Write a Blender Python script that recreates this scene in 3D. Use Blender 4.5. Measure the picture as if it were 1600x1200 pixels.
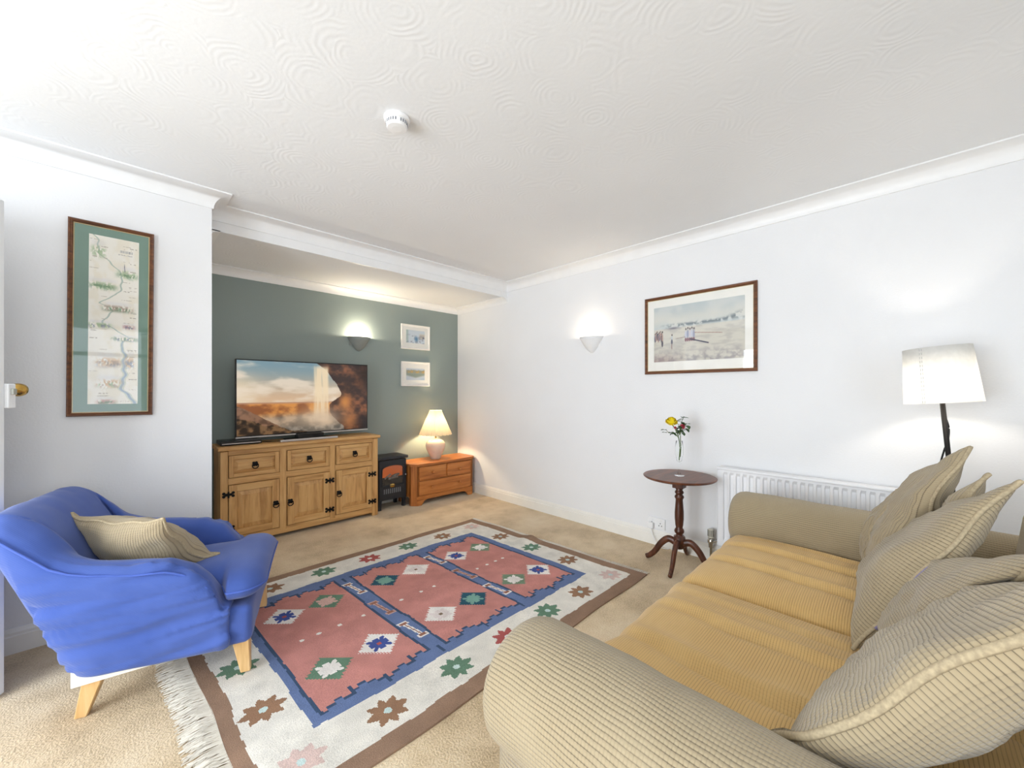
import bpy, bmesh, math, random
import numpy as np
from mathutils import Vector, Matrix, noise

random.seed(7)
rng = np.random.default_rng(11)
S = bpy.context.scene
COL = S.collection
for o in list(bpy.data.objects):
    bpy.data.objects.remove(o, do_unlink=True)

# ------------------------------------------------------------------ camera
H = 1.23                      # eye height
cam_d = bpy.data.cameras.new('camera')
cam = bpy.data.objects.new('camera', cam_d)
COL.objects.link(cam)
cam.location = (0, 0, H)
cam.rotation_euler = (math.radians(90), 0, math.radians(-44.7))
cam_d.sensor_width = 36
cam_d.lens = 36 * 614 / 1600
cam_d.shift_y = 11 / 1600
cam_d.clip_start = 0.02
S.camera = cam

# ------------------------------------------------------------------ room numbers
XR, YB, YL, YBM = 3.044, 4.066, 2.964, 3.161
XA = 0.381                    # alcove side wall
XF, YF = -2.4, -1.7           # walls behind the camera
ZC, ZA = 2.42, 2.275          # ceilings

# ------------------------------------------------------------------ light
wd = bpy.data.worlds.new('sky')
S.world = wd
wd.use_nodes = True
bg = wd.node_tree.nodes['Background']
bg.inputs[0].default_value = (0.80, 0.89, 1.0, 1)
bg.inputs[1].default_value = 1.6

def area(name, loc, rot, sx, sy, power, color):
    l = bpy.data.lights.new(name, 'AREA')
    l.shape = 'RECTANGLE'
    l.size, l.size_y = sx, sy
    l.energy = power
    l.color = color
    o = bpy.data.objects.new(name, l)
    o.location = loc
    o.rotation_euler = rot
    COL.objects.link(o)
    return o
# daylight outside the window behind the camera and the glazed doors on its left
area('window_rear_offscreen', (-0.2, YF - 0.16, 1.45), (math.radians(90), 0, 0), 2.4, 1.28, 17, (0.87, 0.94, 1.0))
area('window_left_offscreen', (XF - 0.16, 1.175, 1.06), (math.radians(90), 0, math.radians(-90)), 2.2, 2.0, 120, (0.87, 0.94, 1.0))

S.view_settings.view_transform = 'Standard'
S.view_settings.look = 'None'
S.view_settings.gamma = 1.0
S.view_settings.use_curve_mapping = False
S.view_settings.exposure = 0.46

# ------------------------------------------------------------------ helpers
def lin(c):
    return tuple(((v / 255) / 12.92 if v / 255 <= 0.04045 else ((v / 255 + 0.055) / 1.055) ** 2.4) for v in c)

def link(name, me, parent=None, mat=None, smooth=False):
    o = bpy.data.objects.new(name, me)
    COL.objects.link(o)
    if parent is not None:
        o.parent = parent
    if mat is not None:
        me.materials.append(mat)
    if smooth:
        me.polygons.foreach_set('use_smooth', [True] * len(me.polygons))
    return o

def part(name, bm, mat, parent=None, smooth=False, recalc=True):
    if recalc:
        bmesh.ops.recalc_face_normals(bm, faces=bm.faces)
    me = bpy.data.meshes.new(name)
    bm.to_mesh(me)
    bm.free()
    return link(name, me, parent, mat, smooth)

def autosmooth(o, ang=40):
    me = o.data
    me.polygons.foreach_set('use_smooth', [True] * len(me.polygons))
    bm = bmesh.new(); bm.from_mesh(me)
    for e in bm.edges:
        if len(e.link_faces) == 2 and e.calc_face_angle(0) > math.radians(ang):
            e.smooth = False
    bm.to_mesh(me); bm.free()
    return o

def tag(o, label, cat, group=None):
    o['label'] = label
    o['category'] = cat
    if group:
        o['group'] = group
    return o

def thing(name, label, cat, loc=(0, 0, 0), rotz=0, group=None, rot=None):
    o = bpy.data.objects.new(name, None)
    o.empty_display_size = 0.1
    COL.objects.link(o)
    o.location = loc
    o.rotation_euler = rot if rot else (0, 0, rotz)
    return tag(o, label, cat, group)

def struct(o):
    o['kind'] = 'structure'
    return o

def box(bm, x0, x1, y0, y1, z0, z1, bev=0, seg=2, mtx=None):
    r = bmesh.ops.create_cube(bm, size=1)
    vs = r['verts']
    for v in vs:
        v.co = Vector((x0 + (v.co.x + .5) * (x1 - x0), y0 + (v.co.y + .5) * (y1 - y0), z0 + (v.co.z + .5) * (z1 - z0)))
    if bev > 0:
        es = list({e for v in vs for e in v.link_edges})
        rr = bmesh.ops.bevel(bm, geom=es, offset=bev, segments=seg, affect='EDGES', profile=0.5)
        vs = list({v for f in rr['faces'] for v in f.verts} | {v for v in vs if v.is_valid})
    if mtx is not None:
        bmesh.ops.transform(bm, matrix=mtx, verts=vs)
    return vs

def B(*a, **k):
    bm = bmesh.new()
    box(bm, *a, **k)
    return bm

def lathe(bm, prof, c=(0, 0, 0), n=32, a0=0, a1=2 * math.pi, sx=1, sy=1):
    full = abs(a1 - a0 - 2 * math.pi) < 1e-6
    cnt = n if full else n + 1
    rings = []
    for r, z in prof:
        if r < 1e-6:
            rings.append([bm.verts.new((c[0], c[1], c[2] + z))])
        else:
            rings.append([bm.verts.new((c[0] + sx * r * math.cos(a0 + (a1 - a0) * i / n), c[1] + sy * r * math.sin(a0 + (a1 - a0) * i / n), c[2] + z)) for i in range(cnt)])
    for A, C in zip(rings[:-1], rings[1:]):
        m = n if full else n
        for i in range(m):
            j = (i + 1) % cnt
            if len(A) == 1 and len(C) == 1:
                continue
            if len(A) == 1:
                bm.faces.new((A[0], C[i], C[j]))
            elif len(C) == 1:
                bm.faces.new((A[i], A[j], C[0]))
            else:
                bm.faces.new((A[i], A[j], C[j], C[i]))
    return rings

def L(prof, **k):
    bm = bmesh.new()
    lathe(bm, prof, **k)
    return bm

def tube(bm, pts, rad, n=10, caps=True, flat=1.0):
    pts = [Vector(p) for p in pts]
    rings = []
    up = Vector((0, 0, 1))
    for i, p in enumerate(pts):
        d = (pts[min(i + 1, len(pts) - 1)] - pts[max(i - 1, 0)]).normalized()
        a = d.cross(up)
        if a.length < 1e-3:
            a = d.cross(Vector((1, 0, 0)))
        a.normalize()
        b = a.cross(d).normalized()
        r = rad[i] if isinstance(rad, (list, tuple)) else rad
        rings.append([bm.verts.new(p + a * r * flat * math.cos(2 * math.pi * k / n) + b * r * math.sin(2 * math.pi * k / n)) for k in range(n)])
    for A, C in zip(rings[:-1], rings[1:]):
        for k in range(n):
            bm.faces.new((A[k], A[(k + 1) % n], C[(k + 1) % n], C[k]))
    if caps:
        bm.faces.new(rings[0][::-1])
        bm.faces.new(rings[-1])

def T(pts, rad, **k):
    bm = bmesh.new()
    tube(bm, pts, rad, **k)
    return bm

def spline(pts, n=8):
    pts = [Vector(p) for p in pts]
    out = []
    for i in range(len(pts) - 1):
        p0, p1, p2, p3 = pts[max(i - 1, 0)], pts[i], pts[i + 1], pts[min(i + 2, len(pts) - 1)]
        for k in range(n):
            t = k / n
            out.append(0.5 * ((2 * p1) + (p2 - p0) * t + (2 * p0 - 5 * p1 + 4 * p2 - p3) * t * t + (3 * p1 - p0 - 3 * p2 + p3) * t ** 3))
    out.append(pts[-1])
    return out

def prism(bm, poly, axis, d0, d1):
    """poly: 2-D points; axis 'x' -> (y,z), 'y' -> (x,z), 'z' -> (x,y)"""
    def P(p, d):
        return {'x': (d, p[0], p[1]), 'y': (p[0], d, p[1]), 'z': (p[0], p[1], d)}[axis]
    a = [bm.verts.new(P(p, d0)) for p in poly]
    b = [bm.verts.new(P(p, d1)) for p in poly]
    n = len(poly)
    bm.faces.new(a[::-1]); bm.faces.new(b)
    for i in range(n):
        bm.faces.new((a[i], a[(i + 1) % n], b[(i + 1) % n], b[i]))

def sweep_profile(bm, path, prof, closed=False):
    """mitred sweep of prof [(d out of wall, z)] along path; room is on the right of the direction of travel"""
    path = [Vector(p) for p in path]
    n = len(path)
    rings = []
    for i, p in enumerate(path):
        prv = path[i - 1] if (i > 0 or closed) else None
        nxt = path[(i + 1) % n] if (i < n - 1 or closed) else None
        ns = []
        for q, r in ((prv, p), (p, nxt)):
            if q is not None and r is not None:
                d = (r - q).normalized()
                ns.append(Vector((d.y, -d.x)))
        if len(ns) == 2:
            m = ns[0] + ns[1]
            m = m / max(1e-6, m.dot(ns[0]))
        else:
            m = ns[0]
        rings.append([bm.verts.new((p.x + m.x * d, p.y + m.y * d, z)) for d, z in prof])
    k = len(prof)
    for i in range(n if closed else n - 1):
        A, C = rings[i], rings[(i + 1) % n]
        for j in range(k):
            bm.faces.new((A[j], A[(j + 1) % k], C[(j + 1) % k], C[j]))
    if not closed:
        bm.faces.new(rings[0]); bm.faces.new(rings[-1][::-1])

def rbox(bm, cx, cy, cz, w, d, h, r, n=(10, 10, 4), disp=None, uvl=None, mtx=None):
    """soft rounded box made of six grids, UV in metres"""
    hw, hd, hh = w / 2, d / 2, h / 2
    cache = {}
    def vert(p):
        key = tuple(round(c, 5) for c in p)
        if key in cache:
            return cache[key]
        P = Vector(p)
        q = Vector((max(-hw + r, min(hw - r, P.x)), max(-hd + r, min(hd - r, P.y)), max(-hh + r, min(hh - r, P.z))))
        v = P - q
        if v.length > 1e-9:
            P = q + v.normalized() * r
        if disp:
            P = disp(P)
        P = P + Vector((cx, cy, cz))
        if mtx is not None:
            P = mtx @ P
        cache[key] = bm.verts.new(P)
        return cache[key]
    def lin_(a, m):
        # denser near the rounded ends
        return [(-a + 2 * a * i / m) for i in range(m + 1)]
    def cuts(a, m):
        inner = [(-a + r) + (2 * (a - r)) * i / m for i in range(m + 1)]
        e = [r * (1 - math.tan(math.pi / 4 * (1 - t))) for t in (0, .33, .67)]
        return [-a + x for x in e] + inner + [a - x for x in e[::-1]]
    X, Y, Z = cuts(hw, n[0]), cuts(hd, n[1]), cuts(hh, n[2])
    def face(c4, uv4):
        vs = [vert(c) for c in c4]
        if len(set(vs)) < 4:
            return
        f = bm.faces.new(vs)
        if uvl is not None:
            for lp, uv in zip(f.loops, uv4):
                lp[uvl].uv = uv
    for zc in (-hh, hh):
        for i in range(len(X) - 1):
            for j in range(len(Y) - 1):
                c = [(X[i], Y[j], zc), (X[i + 1], Y[j], zc), (X[i + 1], Y[j + 1], zc), (X[i], Y[j + 1], zc)]
                face(c, [(p[0], p[1]) for p in c])
    for yc in (-hd, hd):
        for i in range(len(X) - 1):
            for j in range(len(Z) - 1):
                c = [(X[i], yc, Z[j]), (X[i + 1], yc, Z[j]), (X[i + 1], yc, Z[j + 1]), (X[i], yc, Z[j + 1])]
                face(c, [(p[0], p[2]) for p in c])
    for xc in (-hw, hw):
        for i in range(len(Y) - 1):
            for j in range(len(Z) - 1):
                c = [(xc, Y[i], Z[j]), (xc, Y[i + 1], Z[j]), (xc, Y[i + 1], Z[j + 1]), (xc, Y[i], Z[j + 1])]
                face(c, [(p[2], p[1]) for p in c])

def fbm(nx, ny, fx, fy, octv=4, seed=0):
    """value noise picture (ny, nx) in 0..1"""
    g = np.random.default_rng(seed)
    out = np.zeros((ny, nx)); amp = 1; tot = 0
    for _ in range(octv):
        gx, gy = int(max(2, fx)) + 2, int(max(2, fy)) + 2
        G = g.random((gy, gx))
        xs = np.linspace(0, gx - 1.001, nx); ys = np.linspace(0, gy - 1.001, ny)
        xi, yi = xs.astype(int), ys.astype(int)
        tx, ty = xs - xi, ys - yi
        tx, ty = tx * tx * (3 - 2 * tx), ty * ty * (3 - 2 * ty)
        a = G[yi][:, xi]; b = G[yi][:, xi + 1]; c = G[yi + 1][:, xi]; d = G[yi + 1][:, xi + 1]
        out += amp * ((a * (1 - tx) + b * tx) * (1 - ty)[:, None] + (c * (1 - tx) + d * tx) * ty[:, None])
        tot += amp; amp *= .5; fx *= 2; fy *= 2
    return out / tot

def smooth(a, b, x):
    t = np.clip((x - a) / (b - a), 0, 1)
    return t * t * (3 - 2 * t)

def painted_sheet(name, rgb, posf, mat, parent=None):
    """grid mesh whose cells carry the colours of rgb (ny,nx,3, sRGB 0..255, row 0 = bottom); posf maps (U,V in 0..1) arrays to xyz"""
    ny, nx, _ = rgb.shape
    U, V = np.meshgrid(np.linspace(0, 1, nx + 1), np.linspace(0, 1, ny + 1))
    co = posf(U.ravel(), V.ravel()).astype(np.float32)
    i = np.arange(nx)[None, :] + (nx + 1) * np.arange(ny)[:, None]
    quads = np.stack([i, i + 1, i + nx + 2, i + nx + 1], -1).reshape(-1, 4)
    me = bpy.data.meshes.new(name)
    me.vertices.add(len(co)); me.vertices.foreach_set('co', co.ravel())
    me.loops.add(quads.size); me.loops.foreach_set('vertex_index', quads.ravel().astype(np.int32))
    me.polygons.add(len(quads))
    me.polygons.foreach_set('loop_start', np.arange(0, quads.size, 4, dtype=np.int32))
    me.polygons.foreach_set('loop_total', np.full(len(quads), 4, dtype=np.int32))
    me.update(calc_edges=True)
    c = np.clip(rgb.reshape(-1, 3) / 255.0, 0, 1)
    c = np.where(c <= .04045, c / 12.92, ((c + .055) / 1.055) ** 2.4)
    at = me.color_attributes.new('print', 'FLOAT_COLOR', 'CORNER')
    full = np.ones((len(c), 4, 4), dtype=np.float32)
    full[:, :, :3] = c[:, None, :]
    at.data.foreach_set('color', full.ravel())
    o = link(name, me, parent, mat)
    return o

# ------------------------------------------------------------------ materials
MATS = {}
def new_mat(name):
    m = bpy.data.materials.new(name)
    m.use_nodes = True
    MATS[name] = m
    nt = m.node_tree
    return m, nt, nt.nodes['Principled BSDF']

def N(nt, kind, **vals):
    n = nt.nodes.new(kind)
    for k, v in vals.items():
        if k in n.inputs.keys():
            n.inputs[k].default_value = v
        else:
            setattr(n, k, v)
    return n

def math_node(nt, op, a, b=None):
    n = nt.nodes.new('ShaderNodeMath'); n.operation = op
    for i, v in enumerate((a, b)):
        if v is None: continue
        if isinstance(v, (int, float)): n.inputs[i].default_value = v
        else: nt.links.new(v, n.inputs[i])
    return n.outputs[0]

def ramp(nt, fac, stops):
    n = nt.nodes.new('ShaderNodeValToRGB')
    cr = n.color_ramp
    while len(cr.elements) < len(stops): cr.elements.new(.5)
    for e, (p, c) in zip(cr.elements, stops):
        e.position = p; e.color = (*c, 1)
    nt.links.new(fac, n.inputs[0])
    return n.outputs[0]

def bump(nt, p, height, strength, dist=.01):
    b = nt.nodes.new('ShaderNodeBump')
    b.inputs['Strength'].default_value = strength
    b.inputs['Distance'].default_value = dist
    nt.links.new(height, b.inputs['Height'])
    nt.links.new(b.outputs[0], p.inputs['Normal'])

def coord(nt, which='Object', scale=(1, 1, 1)):
    tc = nt.nodes.new('ShaderNodeTexCoord')
    mp = nt.nodes.new('ShaderNodeMapping')
    mp.inputs['Scale'].default_value = scale
    nt.links.new(tc.outputs[which], mp.inputs[0])
    return mp.outputs[0]

def plain(name, rgb, rough=.5, metal=0, noise_amt=.06, noise_scale=12, bump_s=0, bump_scale=200, spec=None):
    m, nt, p = new_mat(name)
    v = coord(nt)
    nz = N(nt, 'ShaderNodeTexNoise', Scale=noise_scale, Detail=4.0)
    nt.links.new(v, nz.inputs['Vector'])
    c = lin(rgb)
    lo = tuple(max(0, x * (1 - noise_amt)) for x in c); hi = tuple(min(1, x * (1 + noise_amt)) for x in c)
    nt.links.new(ramp(nt, nz.outputs[0], [(.3, lo), (.7, hi)]), p.inputs['Base Color'])
    p.inputs['Roughness'].default_value = rough
    p.inputs['Metallic'].default_value = metal
    if spec is not None: p.inputs['Specular IOR Level'].default_value = spec
    if bump_s:
        n2 = N(nt, 'ShaderNodeTexNoise', Scale=bump_scale, Detail=3.0)
        nt.links.new(v, n2.inputs['Vector'])
        bump(nt, p, n2.outputs[0], bump_s)
    return m

def wall_paint(name, rgb):
    m, nt, p = new_mat(name)
    v = coord(nt)
    a = N(nt, 'ShaderNodeTexNoise', Scale=2.0, Detail=3.0); nt.links.new(v, a.inputs['Vector'])
    c = lin(rgb)
    nt.links.new(ramp(nt, a.outputs[0], [(.3, tuple(x * .97 for x in c)), (.7, c)]), p.inputs['Base Color'])
    p.inputs['Roughness'].default_value = .75
    b = N(nt, 'ShaderNodeTexNoise', Scale=110.0, Detail=4.0); nt.links.new(v, b.inputs['Vector'])
    bump(nt, p, b.outputs[0], .22, .004)
    return m

def artex(name, rgb, patch=None):
    """swirled textured ceiling: rings round scattered centres"""
    m, nt, p = new_mat(name)
    v = coord(nt)
    w = N(nt, 'ShaderNodeTexNoise', Scale=6.0, Detail=2.0); nt.links.new(v, w.inputs['Vector'])
    mx = nt.nodes.new('ShaderNodeMix'); mx.data_type = 'VECTOR'; mx.factor_mode = 'UNIFORM'
    mx.inputs['Factor'].default_value = .06
    nt.links.new(v, mx.inputs['A']); nt.links.new(w.outputs['Color'], mx.inputs['B'])
    vo = N(nt, 'ShaderNodeTexVoronoi', Scale=5.2); nt.links.new(mx.outputs['Result'], vo.inputs['Vector'])
    ring = math_node(nt, 'SINE', math_node(nt, 'MULTIPLY', vo.outputs['Distance'], 62.0))
    n2 = N(nt, 'ShaderNodeTexNoise', Scale=9.0, Detail=3.0); nt.links.new(v, n2.inputs['Vector'])
    msk = math_node(nt, 'MULTIPLY', ring, ramp(nt, n2.outputs[0], [(.42, (0, 0, 0)), (.62, (1, 1, 1))]))
    n3 = N(nt, 'ShaderNodeTexNoise', Scale=60.0, Detail=4.0); nt.links.new(v, n3.inputs['Vector'])
    hgt = math_node(nt, 'ADD', msk, math_node(nt, 'MULTIPLY', n3.outputs[0], 1.2))
    bump(nt, p, hgt, .095, .0035)
    c = lin(rgb)
    n4 = N(nt, 'ShaderNodeTexNoise', Scale=1.1, Detail=3.0); nt.links.new(v, n4.inputs['Vector'])
    lo = lin(patch) if patch else tuple(x * .96 for x in c)
    nt.links.new(ramp(nt, n4.outputs[0], [(.35, lo), (.65, c)]), p.inputs['Base Color'])
    p.inputs['Roughness'].default_value = .85
    return m

def wood(name, dark, mid, light, axis='x', scale=1.0, rough=.45):
    m, nt, p = new_mat(name)
    st = {'x': (1.2, 16, 16), 'y': (16, 1.2, 16), 'z': (16, 16, 1.2)}[axis]
    v = coord(nt, 'Object', tuple(s * scale for s in st))
    a = N(nt, 'ShaderNodeTexNoise', Scale=1.6, Detail=6.0, Distortion=.8); nt.links.new(v, a.inputs['Vector'])
    b = N(nt, 'ShaderNodeTexNoise', Scale=9.0, Detail=4.0); nt.links.new(v, b.inputs['Vector'])
    f = math_node(nt, 'ADD', math_node(nt, 'MULTIPLY', a.outputs[0], .75), math_node(nt, 'MULTIPLY', b.outputs[0], .25))
    nt.links.new(ramp(nt, f, [(.32, lin(dark)), (.5, lin(mid)), (.68, lin(light))]), p.inputs['Base Color'])
    p.inputs['Roughness'].default_value = rough
    bump(nt, p, f, .08, .004)
    return m

def cord(name, light, dark, pitch=.009, cross=.0065, gap=.5, tint=None, rough=.9, sheen=.3, bump_s=.6):
    """ribbed waffle upholstery, UV in metres: ribs run along V"""
    m, nt, p = new_mat(name)
    tc = nt.nodes.new('ShaderNodeTexCoord')
    sp = nt.nodes.new('ShaderNodeSeparateXYZ')
    wob = N(nt, 'ShaderNodeTexNoise', Scale=25.0, Detail=2.0); nt.links.new(tc.outputs['UV'], wob.inputs['Vector'])
    nt.links.new(tc.outputs['UV'], sp.inputs[0])
    u = math_node(nt, 'ADD', sp.outputs[0], math_node(nt, 'MULTIPLY', wob.outputs[0], .0018))
    r = math_node(nt, 'ABSOLUTE', math_node(nt, 'SINE', math_node(nt, 'MULTIPLY', u, math.pi / pitch)))
    c = math_node(nt, 'ABSOLUTE', math_node(nt, 'SINE', math_node(nt, 'MULTIPLY', sp.outputs[1], math.pi / cross)))
    hgt = math_node(nt, 'MULTIPLY', math_node(nt, 'POWER', r, .6), math_node(nt, 'ADD', .50, math_node(nt, 'MULTIPLY', math_node(nt, 'POWER', c, .6), .50)))
    base = ramp(nt, hgt, [(.12, lin(dark)), (.30 + gap * .5, lin(light))])
    big = N(nt, 'ShaderNodeTexNoise', Scale=5.0, Detail=4.0); nt.links.new(tc.outputs['UV'], big.inputs['Vector'])
    mx = nt.nodes.new('ShaderNodeMix'); mx.data_type = 'RGBA'; mx.blend_type = 'MIX'
    nt.links.new(base, mx.inputs['A'])
    mx.inputs['B'].default_value = (*lin(tint or light), 1)
    nt.links.new(ramp(nt, big.outputs[0], [(.45, (0, 0, 0)), (.7, (.55, .55, .55))]), mx.inputs['Factor'])
    nt.links.new(mx.outputs['Result'], p.inputs['Base Color'])
    p.inputs['Roughness'].default_value = rough
    p.inputs['Sheen Weight'].default_value = sheen
    p.inputs['Specular IOR Level'].default_value = .15
    bump(nt, p, hgt, bump_s, .0022)
    return m

def attr_mat(name, rough=.6, emit=0, weave=0):
    m, nt, p = new_mat(name)
    a = nt.nodes.new('ShaderNodeVertexColor'); a.layer_name = 'print'
    out = a.outputs[0]
    nt.links.new(out, p.inputs['Base Color'])
    p.inputs['Roughness'].default_value = rough
    if emit:
        nt.links.new(out, p.inputs['Emission Color'])
        p.inputs['Emission Strength'].default_value = emit
        p.inputs['Base Color'].default_value = (0.01, 0.01, 0.01, 1)
        nt.links.remove(p.inputs['Base Color'].links[0])
    if weave:
        v = coord(nt, 'Object', (1, 1, 1))
        w = N(nt, 'ShaderNodeTexNoise', Scale=260.0, Detail=3.0); nt.links.new(v, w.inputs['Vector'])
        mx = nt.nodes.new('ShaderNodeMix'); mx.data_type = 'RGBA'; mx.blend_type = 'MULTIPLY'
        mx.inputs['Factor'].default_value = 1
        nt.links.new(out, mx.inputs['A'])
        nt.links.new(ramp(nt, w.outputs[0], [(.3, (.80, .80, .80)), (.7, (1.12, 1.12, 1.12))]), mx.inputs['B'])
        nt.links.new(mx.outputs['Result'], p.inputs['Base Color'])
        bump(nt, p, w.outputs[0], weave, .003)
        p.inputs['Specular IOR Level'].default_value = .1
    return m

def pane_mat(name, gloss=.06, tint=(1, 1, 1)):
    m = bpy.data.materials.new(name); m.use_nodes = True; MATS[name] = m
    nt = m.node_tree; nt.nodes.clear()
    out = nt.nodes.new('ShaderNodeOutputMaterial')
    tr = nt.nodes.new('ShaderNodeBsdfTransparent'); tr.inputs[0].default_value = (*tint, 1)
    gl = nt.nodes.new('ShaderNodeBsdfGlossy'); gl.inputs['Roughness'].default_value = .02
    fr = nt.nodes.new('ShaderNodeLayerWeight'); fr.inputs[0].default_value = .5
    sch = math_node(nt, 'ADD', .03, math_node(nt, 'MULTIPLY', math_node(nt, 'POWER', fr.outputs['Facing'], 5.0), .9))
    mx = nt.nodes.new('ShaderNodeMixShader')
    nt.links.new(math_node(nt, 'ADD', sch, gloss), mx.inputs[0])
    nt.links.new(tr.outputs[0], mx.inputs[1]); nt.links.new(gl.outputs[0], mx.inputs[2])
    nt.links.new(mx.outputs[0], out.inputs[0])
    return m

def shade_mat(name, rgb, trans=.55):
    m = bpy.data.materials.new(name); m.use_nodes = True; MATS[name] = m
    nt = m.node_tree; nt.nodes.clear()
    out = nt.nodes.new('ShaderNodeOutputMaterial')
    d = nt.nodes.new('ShaderNodeBsdfDiffuse'); t = nt.nodes.new('ShaderNodeBsdfTranslucent')
    v = coord(nt)
    nz = N(nt, 'ShaderNodeTexNoise', Scale=45.0, Detail=4.0); nt.links.new(v, nz.inputs['Vector'])
    c = lin(rgb)
    col = ramp(nt, nz.outputs[0], [(.3, tuple(x * .93 for x in c)), (.7, c)])
    nt.links.new(col, d.inputs[0]); nt.links.new(col, t.inputs[0])
    mx = nt.nodes.new('ShaderNodeMixShader'); mx.inputs[0].default_value = trans
    nt.links.new(d.outputs[0], mx.inputs[1]); nt.links.new(t.outputs[0], mx.inputs[2])
    nt.links.new(mx.outputs[0], out.inputs[0])
    return m

def emit_mat(name, rgb, strength):
    m, nt, p = new_mat(name)
    nz = N(nt, 'ShaderNodeTexNoise', Scale=9.0, Detail=3.0)
    nt.links.new(coord(nt), nz.inputs['Vector'])
    c = lin(rgb)
    nt.links.new(ramp(nt, nz.outputs[0], [(.3, tuple(x * .6 for x in c)), (.7, c)]), p.inputs['Emission Color'])
    p.inputs['Base Color'].default_value = (*[x * .5 for x in c], 1)
    p.inputs['Emission Strength'].default_value = strength
    return m

M_WALL = wall_paint('wall_white', (236, 236, 237))
M_GREEN = wall_paint('wall_sage', (146, 158, 154))
M_CEIL = artex('artex_ceiling', (238, 239, 240))
M_TRIM = plain('white_gloss_trim', (240, 240, 240), .4, noise_amt=.015)
M_SKIRT = plain('cream_skirting', (238, 235, 228), .35, noise_amt=.02)
M_DOOR = plain('door_white', (238, 240, 243), .4, noise_amt=.015)
M_BRASS = plain('brass', (196, 158, 84), .22, 1, noise_amt=.1, noise_scale=30)
M_PANE = pane_mat('window_glass', .02)
M_PICGLASS = pane_mat('picture_glass', .0)

# carpet
def carpet():
    m, nt, p = new_mat('carpet_beige')
    v = coord(nt)
    a = N(nt, 'ShaderNodeTexNoise', Scale=2.6, Detail=5.0, Roughness=.65); nt.links.new(v, a.inputs['Vector'])
    b = N(nt, 'ShaderNodeTexNoise', Scale=140.0, Detail=4.0); nt.links.new(v, b.inputs['Vector'])
    f = math_node(nt, 'ADD', math_node(nt, 'MULTIPLY', a.outputs[0], .6), math_node(nt, 'MULTIPLY', b.outputs[0], .4))
    nt.links.new(ramp(nt, f, [(.34, lin((168, 143, 108))), (.5, lin((215, 191, 155))), (.66, lin((232, 214, 184)))]), p.inputs['Base Color'])
    p.inputs['Roughness'].default_value = .95
    p.inputs['Sheen Weight'].default_value = .25
    p.inputs['Specular IOR Level'].default_value = .1
    bump(nt, p, b.outputs[0], .7, .008)
    return m
M_CARPET = carpet()

# ================================================================== SETTING
struct(part('floor', B(XF - .1, XR + .1, YF - .1, YB + .1, -.08, 0), M_CARPET))
ceil = struct(part('ceiling', B(XF - .1, XR + .1, YF - .1, YB + .1, ZC, ZC + .08), M_CEIL))
part('alcove_soffit', B(XA - .02, XR + .02, YBM + .02, YB + .02, ZA, ZC), M_CEIL, ceil)
part('beam_face', B(XA - .02, XR + .02, YBM, YBM + .02, ZA - .006, ZC), M_TRIM, ceil)
struct(part('wall_right', B(XR, XR + .1, YF - .1, YB + .1, 0, ZC), M_WALL))
struct(part('wall_back', B(XA - .1, XR, YB, YB + .1, 0, ZC), M_GREEN))
struct(part('wall_left', B(XF - .1, XA, YL, YL + .1, 0, ZC), M_WALL))
struct(part('wall_alcove', B(XA - .1, XA, YL + .1, YB, 0, ZC), M_WALL))
# wall behind the camera with a window opening
WX0, WX1, WZ0, WZ1 = -1.45, 1.05, .78, 2.12
bm = bmesh.new()
box(bm, XF - .1, WX0, YF - .1, YF, 0, ZC); box(bm, WX1, XR, YF - .1, YF, 0, ZC)
box(bm, WX0, WX1, YF - .1, YF, 0, WZ0); box(bm, WX0, WX1, YF - .1, YF, WZ1, ZC)
struct(part('wall_front', bm, M_WALL))
PY0, PY1, PZ1 = .05, 2.3, 2.1
bm = bmesh.new()
box(bm, XF - .1, XF, YF, PY0, 0, ZC); box(bm, XF - .1, XF, PY1, YL, 0, ZC); box(bm, XF - .1, XF, PY0, PY1, PZ1, ZC)
struct(part('wall_side', bm, M_WALL))

def window_y(name, x0, x1, z0, z1, y):
    bm = bmesh.new()
    for a, b_ in ((x0, x0 + .06), (x1 - .06, x1)): box(bm, a, b_, y - .08, y - .02, z0, z1, .004)
    box(bm, x0, x1, y - .08, y - .02, z0, z0 + .06, .004); box(bm, x0, x1, y - .08, y - .02, z1 - .06, z1, .004)
    for k in (1, 2):
        xm = x0 + (x1 - x0) * k / 3
        box(bm, xm - .035, xm + .035, y - .08, y - .02, z0, z1, .004)
    box(bm, x0, x1, y - .08, y - .02, z1 - .42, z1 - .37, .004)
    w = struct(part(name, bm, M_TRIM))
    for k in range(3):
        xa, xb = x0 + (x1 - x0) * k / 3 + .035, x0 + (x1 - x0) * (k + 1) / 3 - .035
        part('pane', B(xa, xb, y - .053, y - .047, z0 + .06, z1 - .42), M_PANE, w)
        part('pane', B(xa, xb, y - .053, y - .047, z1 - .37, z1 - .06), M_PANE, w)
    part('window_sill', B(x0 - .05, x1 + .05, y - .02, y + .10, z0 - .03, z0, .006), M_TRIM, w)
window_y('window_1', WX0, WX1, WZ0, WZ1, YF)
bm = bmesh.new()
for k in range(4):
    yy = PY0 + (PY1 - PY0) * k / 3
    box(bm, XF - .08, XF - .02, max(PY0, yy - .05), min(PY1, yy + .05), 0, PZ1, .004)
box(bm, XF - .08, XF - .02, PY0, PY1, 0, .14, .004); box(bm, XF - .08, XF - .02, PY0, PY1, PZ1 - .08, PZ1, .004)
w2 = struct(part('window_2', bm, M_TRIM))
for k in range(3):
    part('pane', B(XF - .053, XF - .047, PY0 + (PY1 - PY0) * k / 3 + .05, PY0 + (PY1 - PY0) * (k + 1) / 3 - .05, .14, PZ1 - .08), M_PANE, w2)

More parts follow.
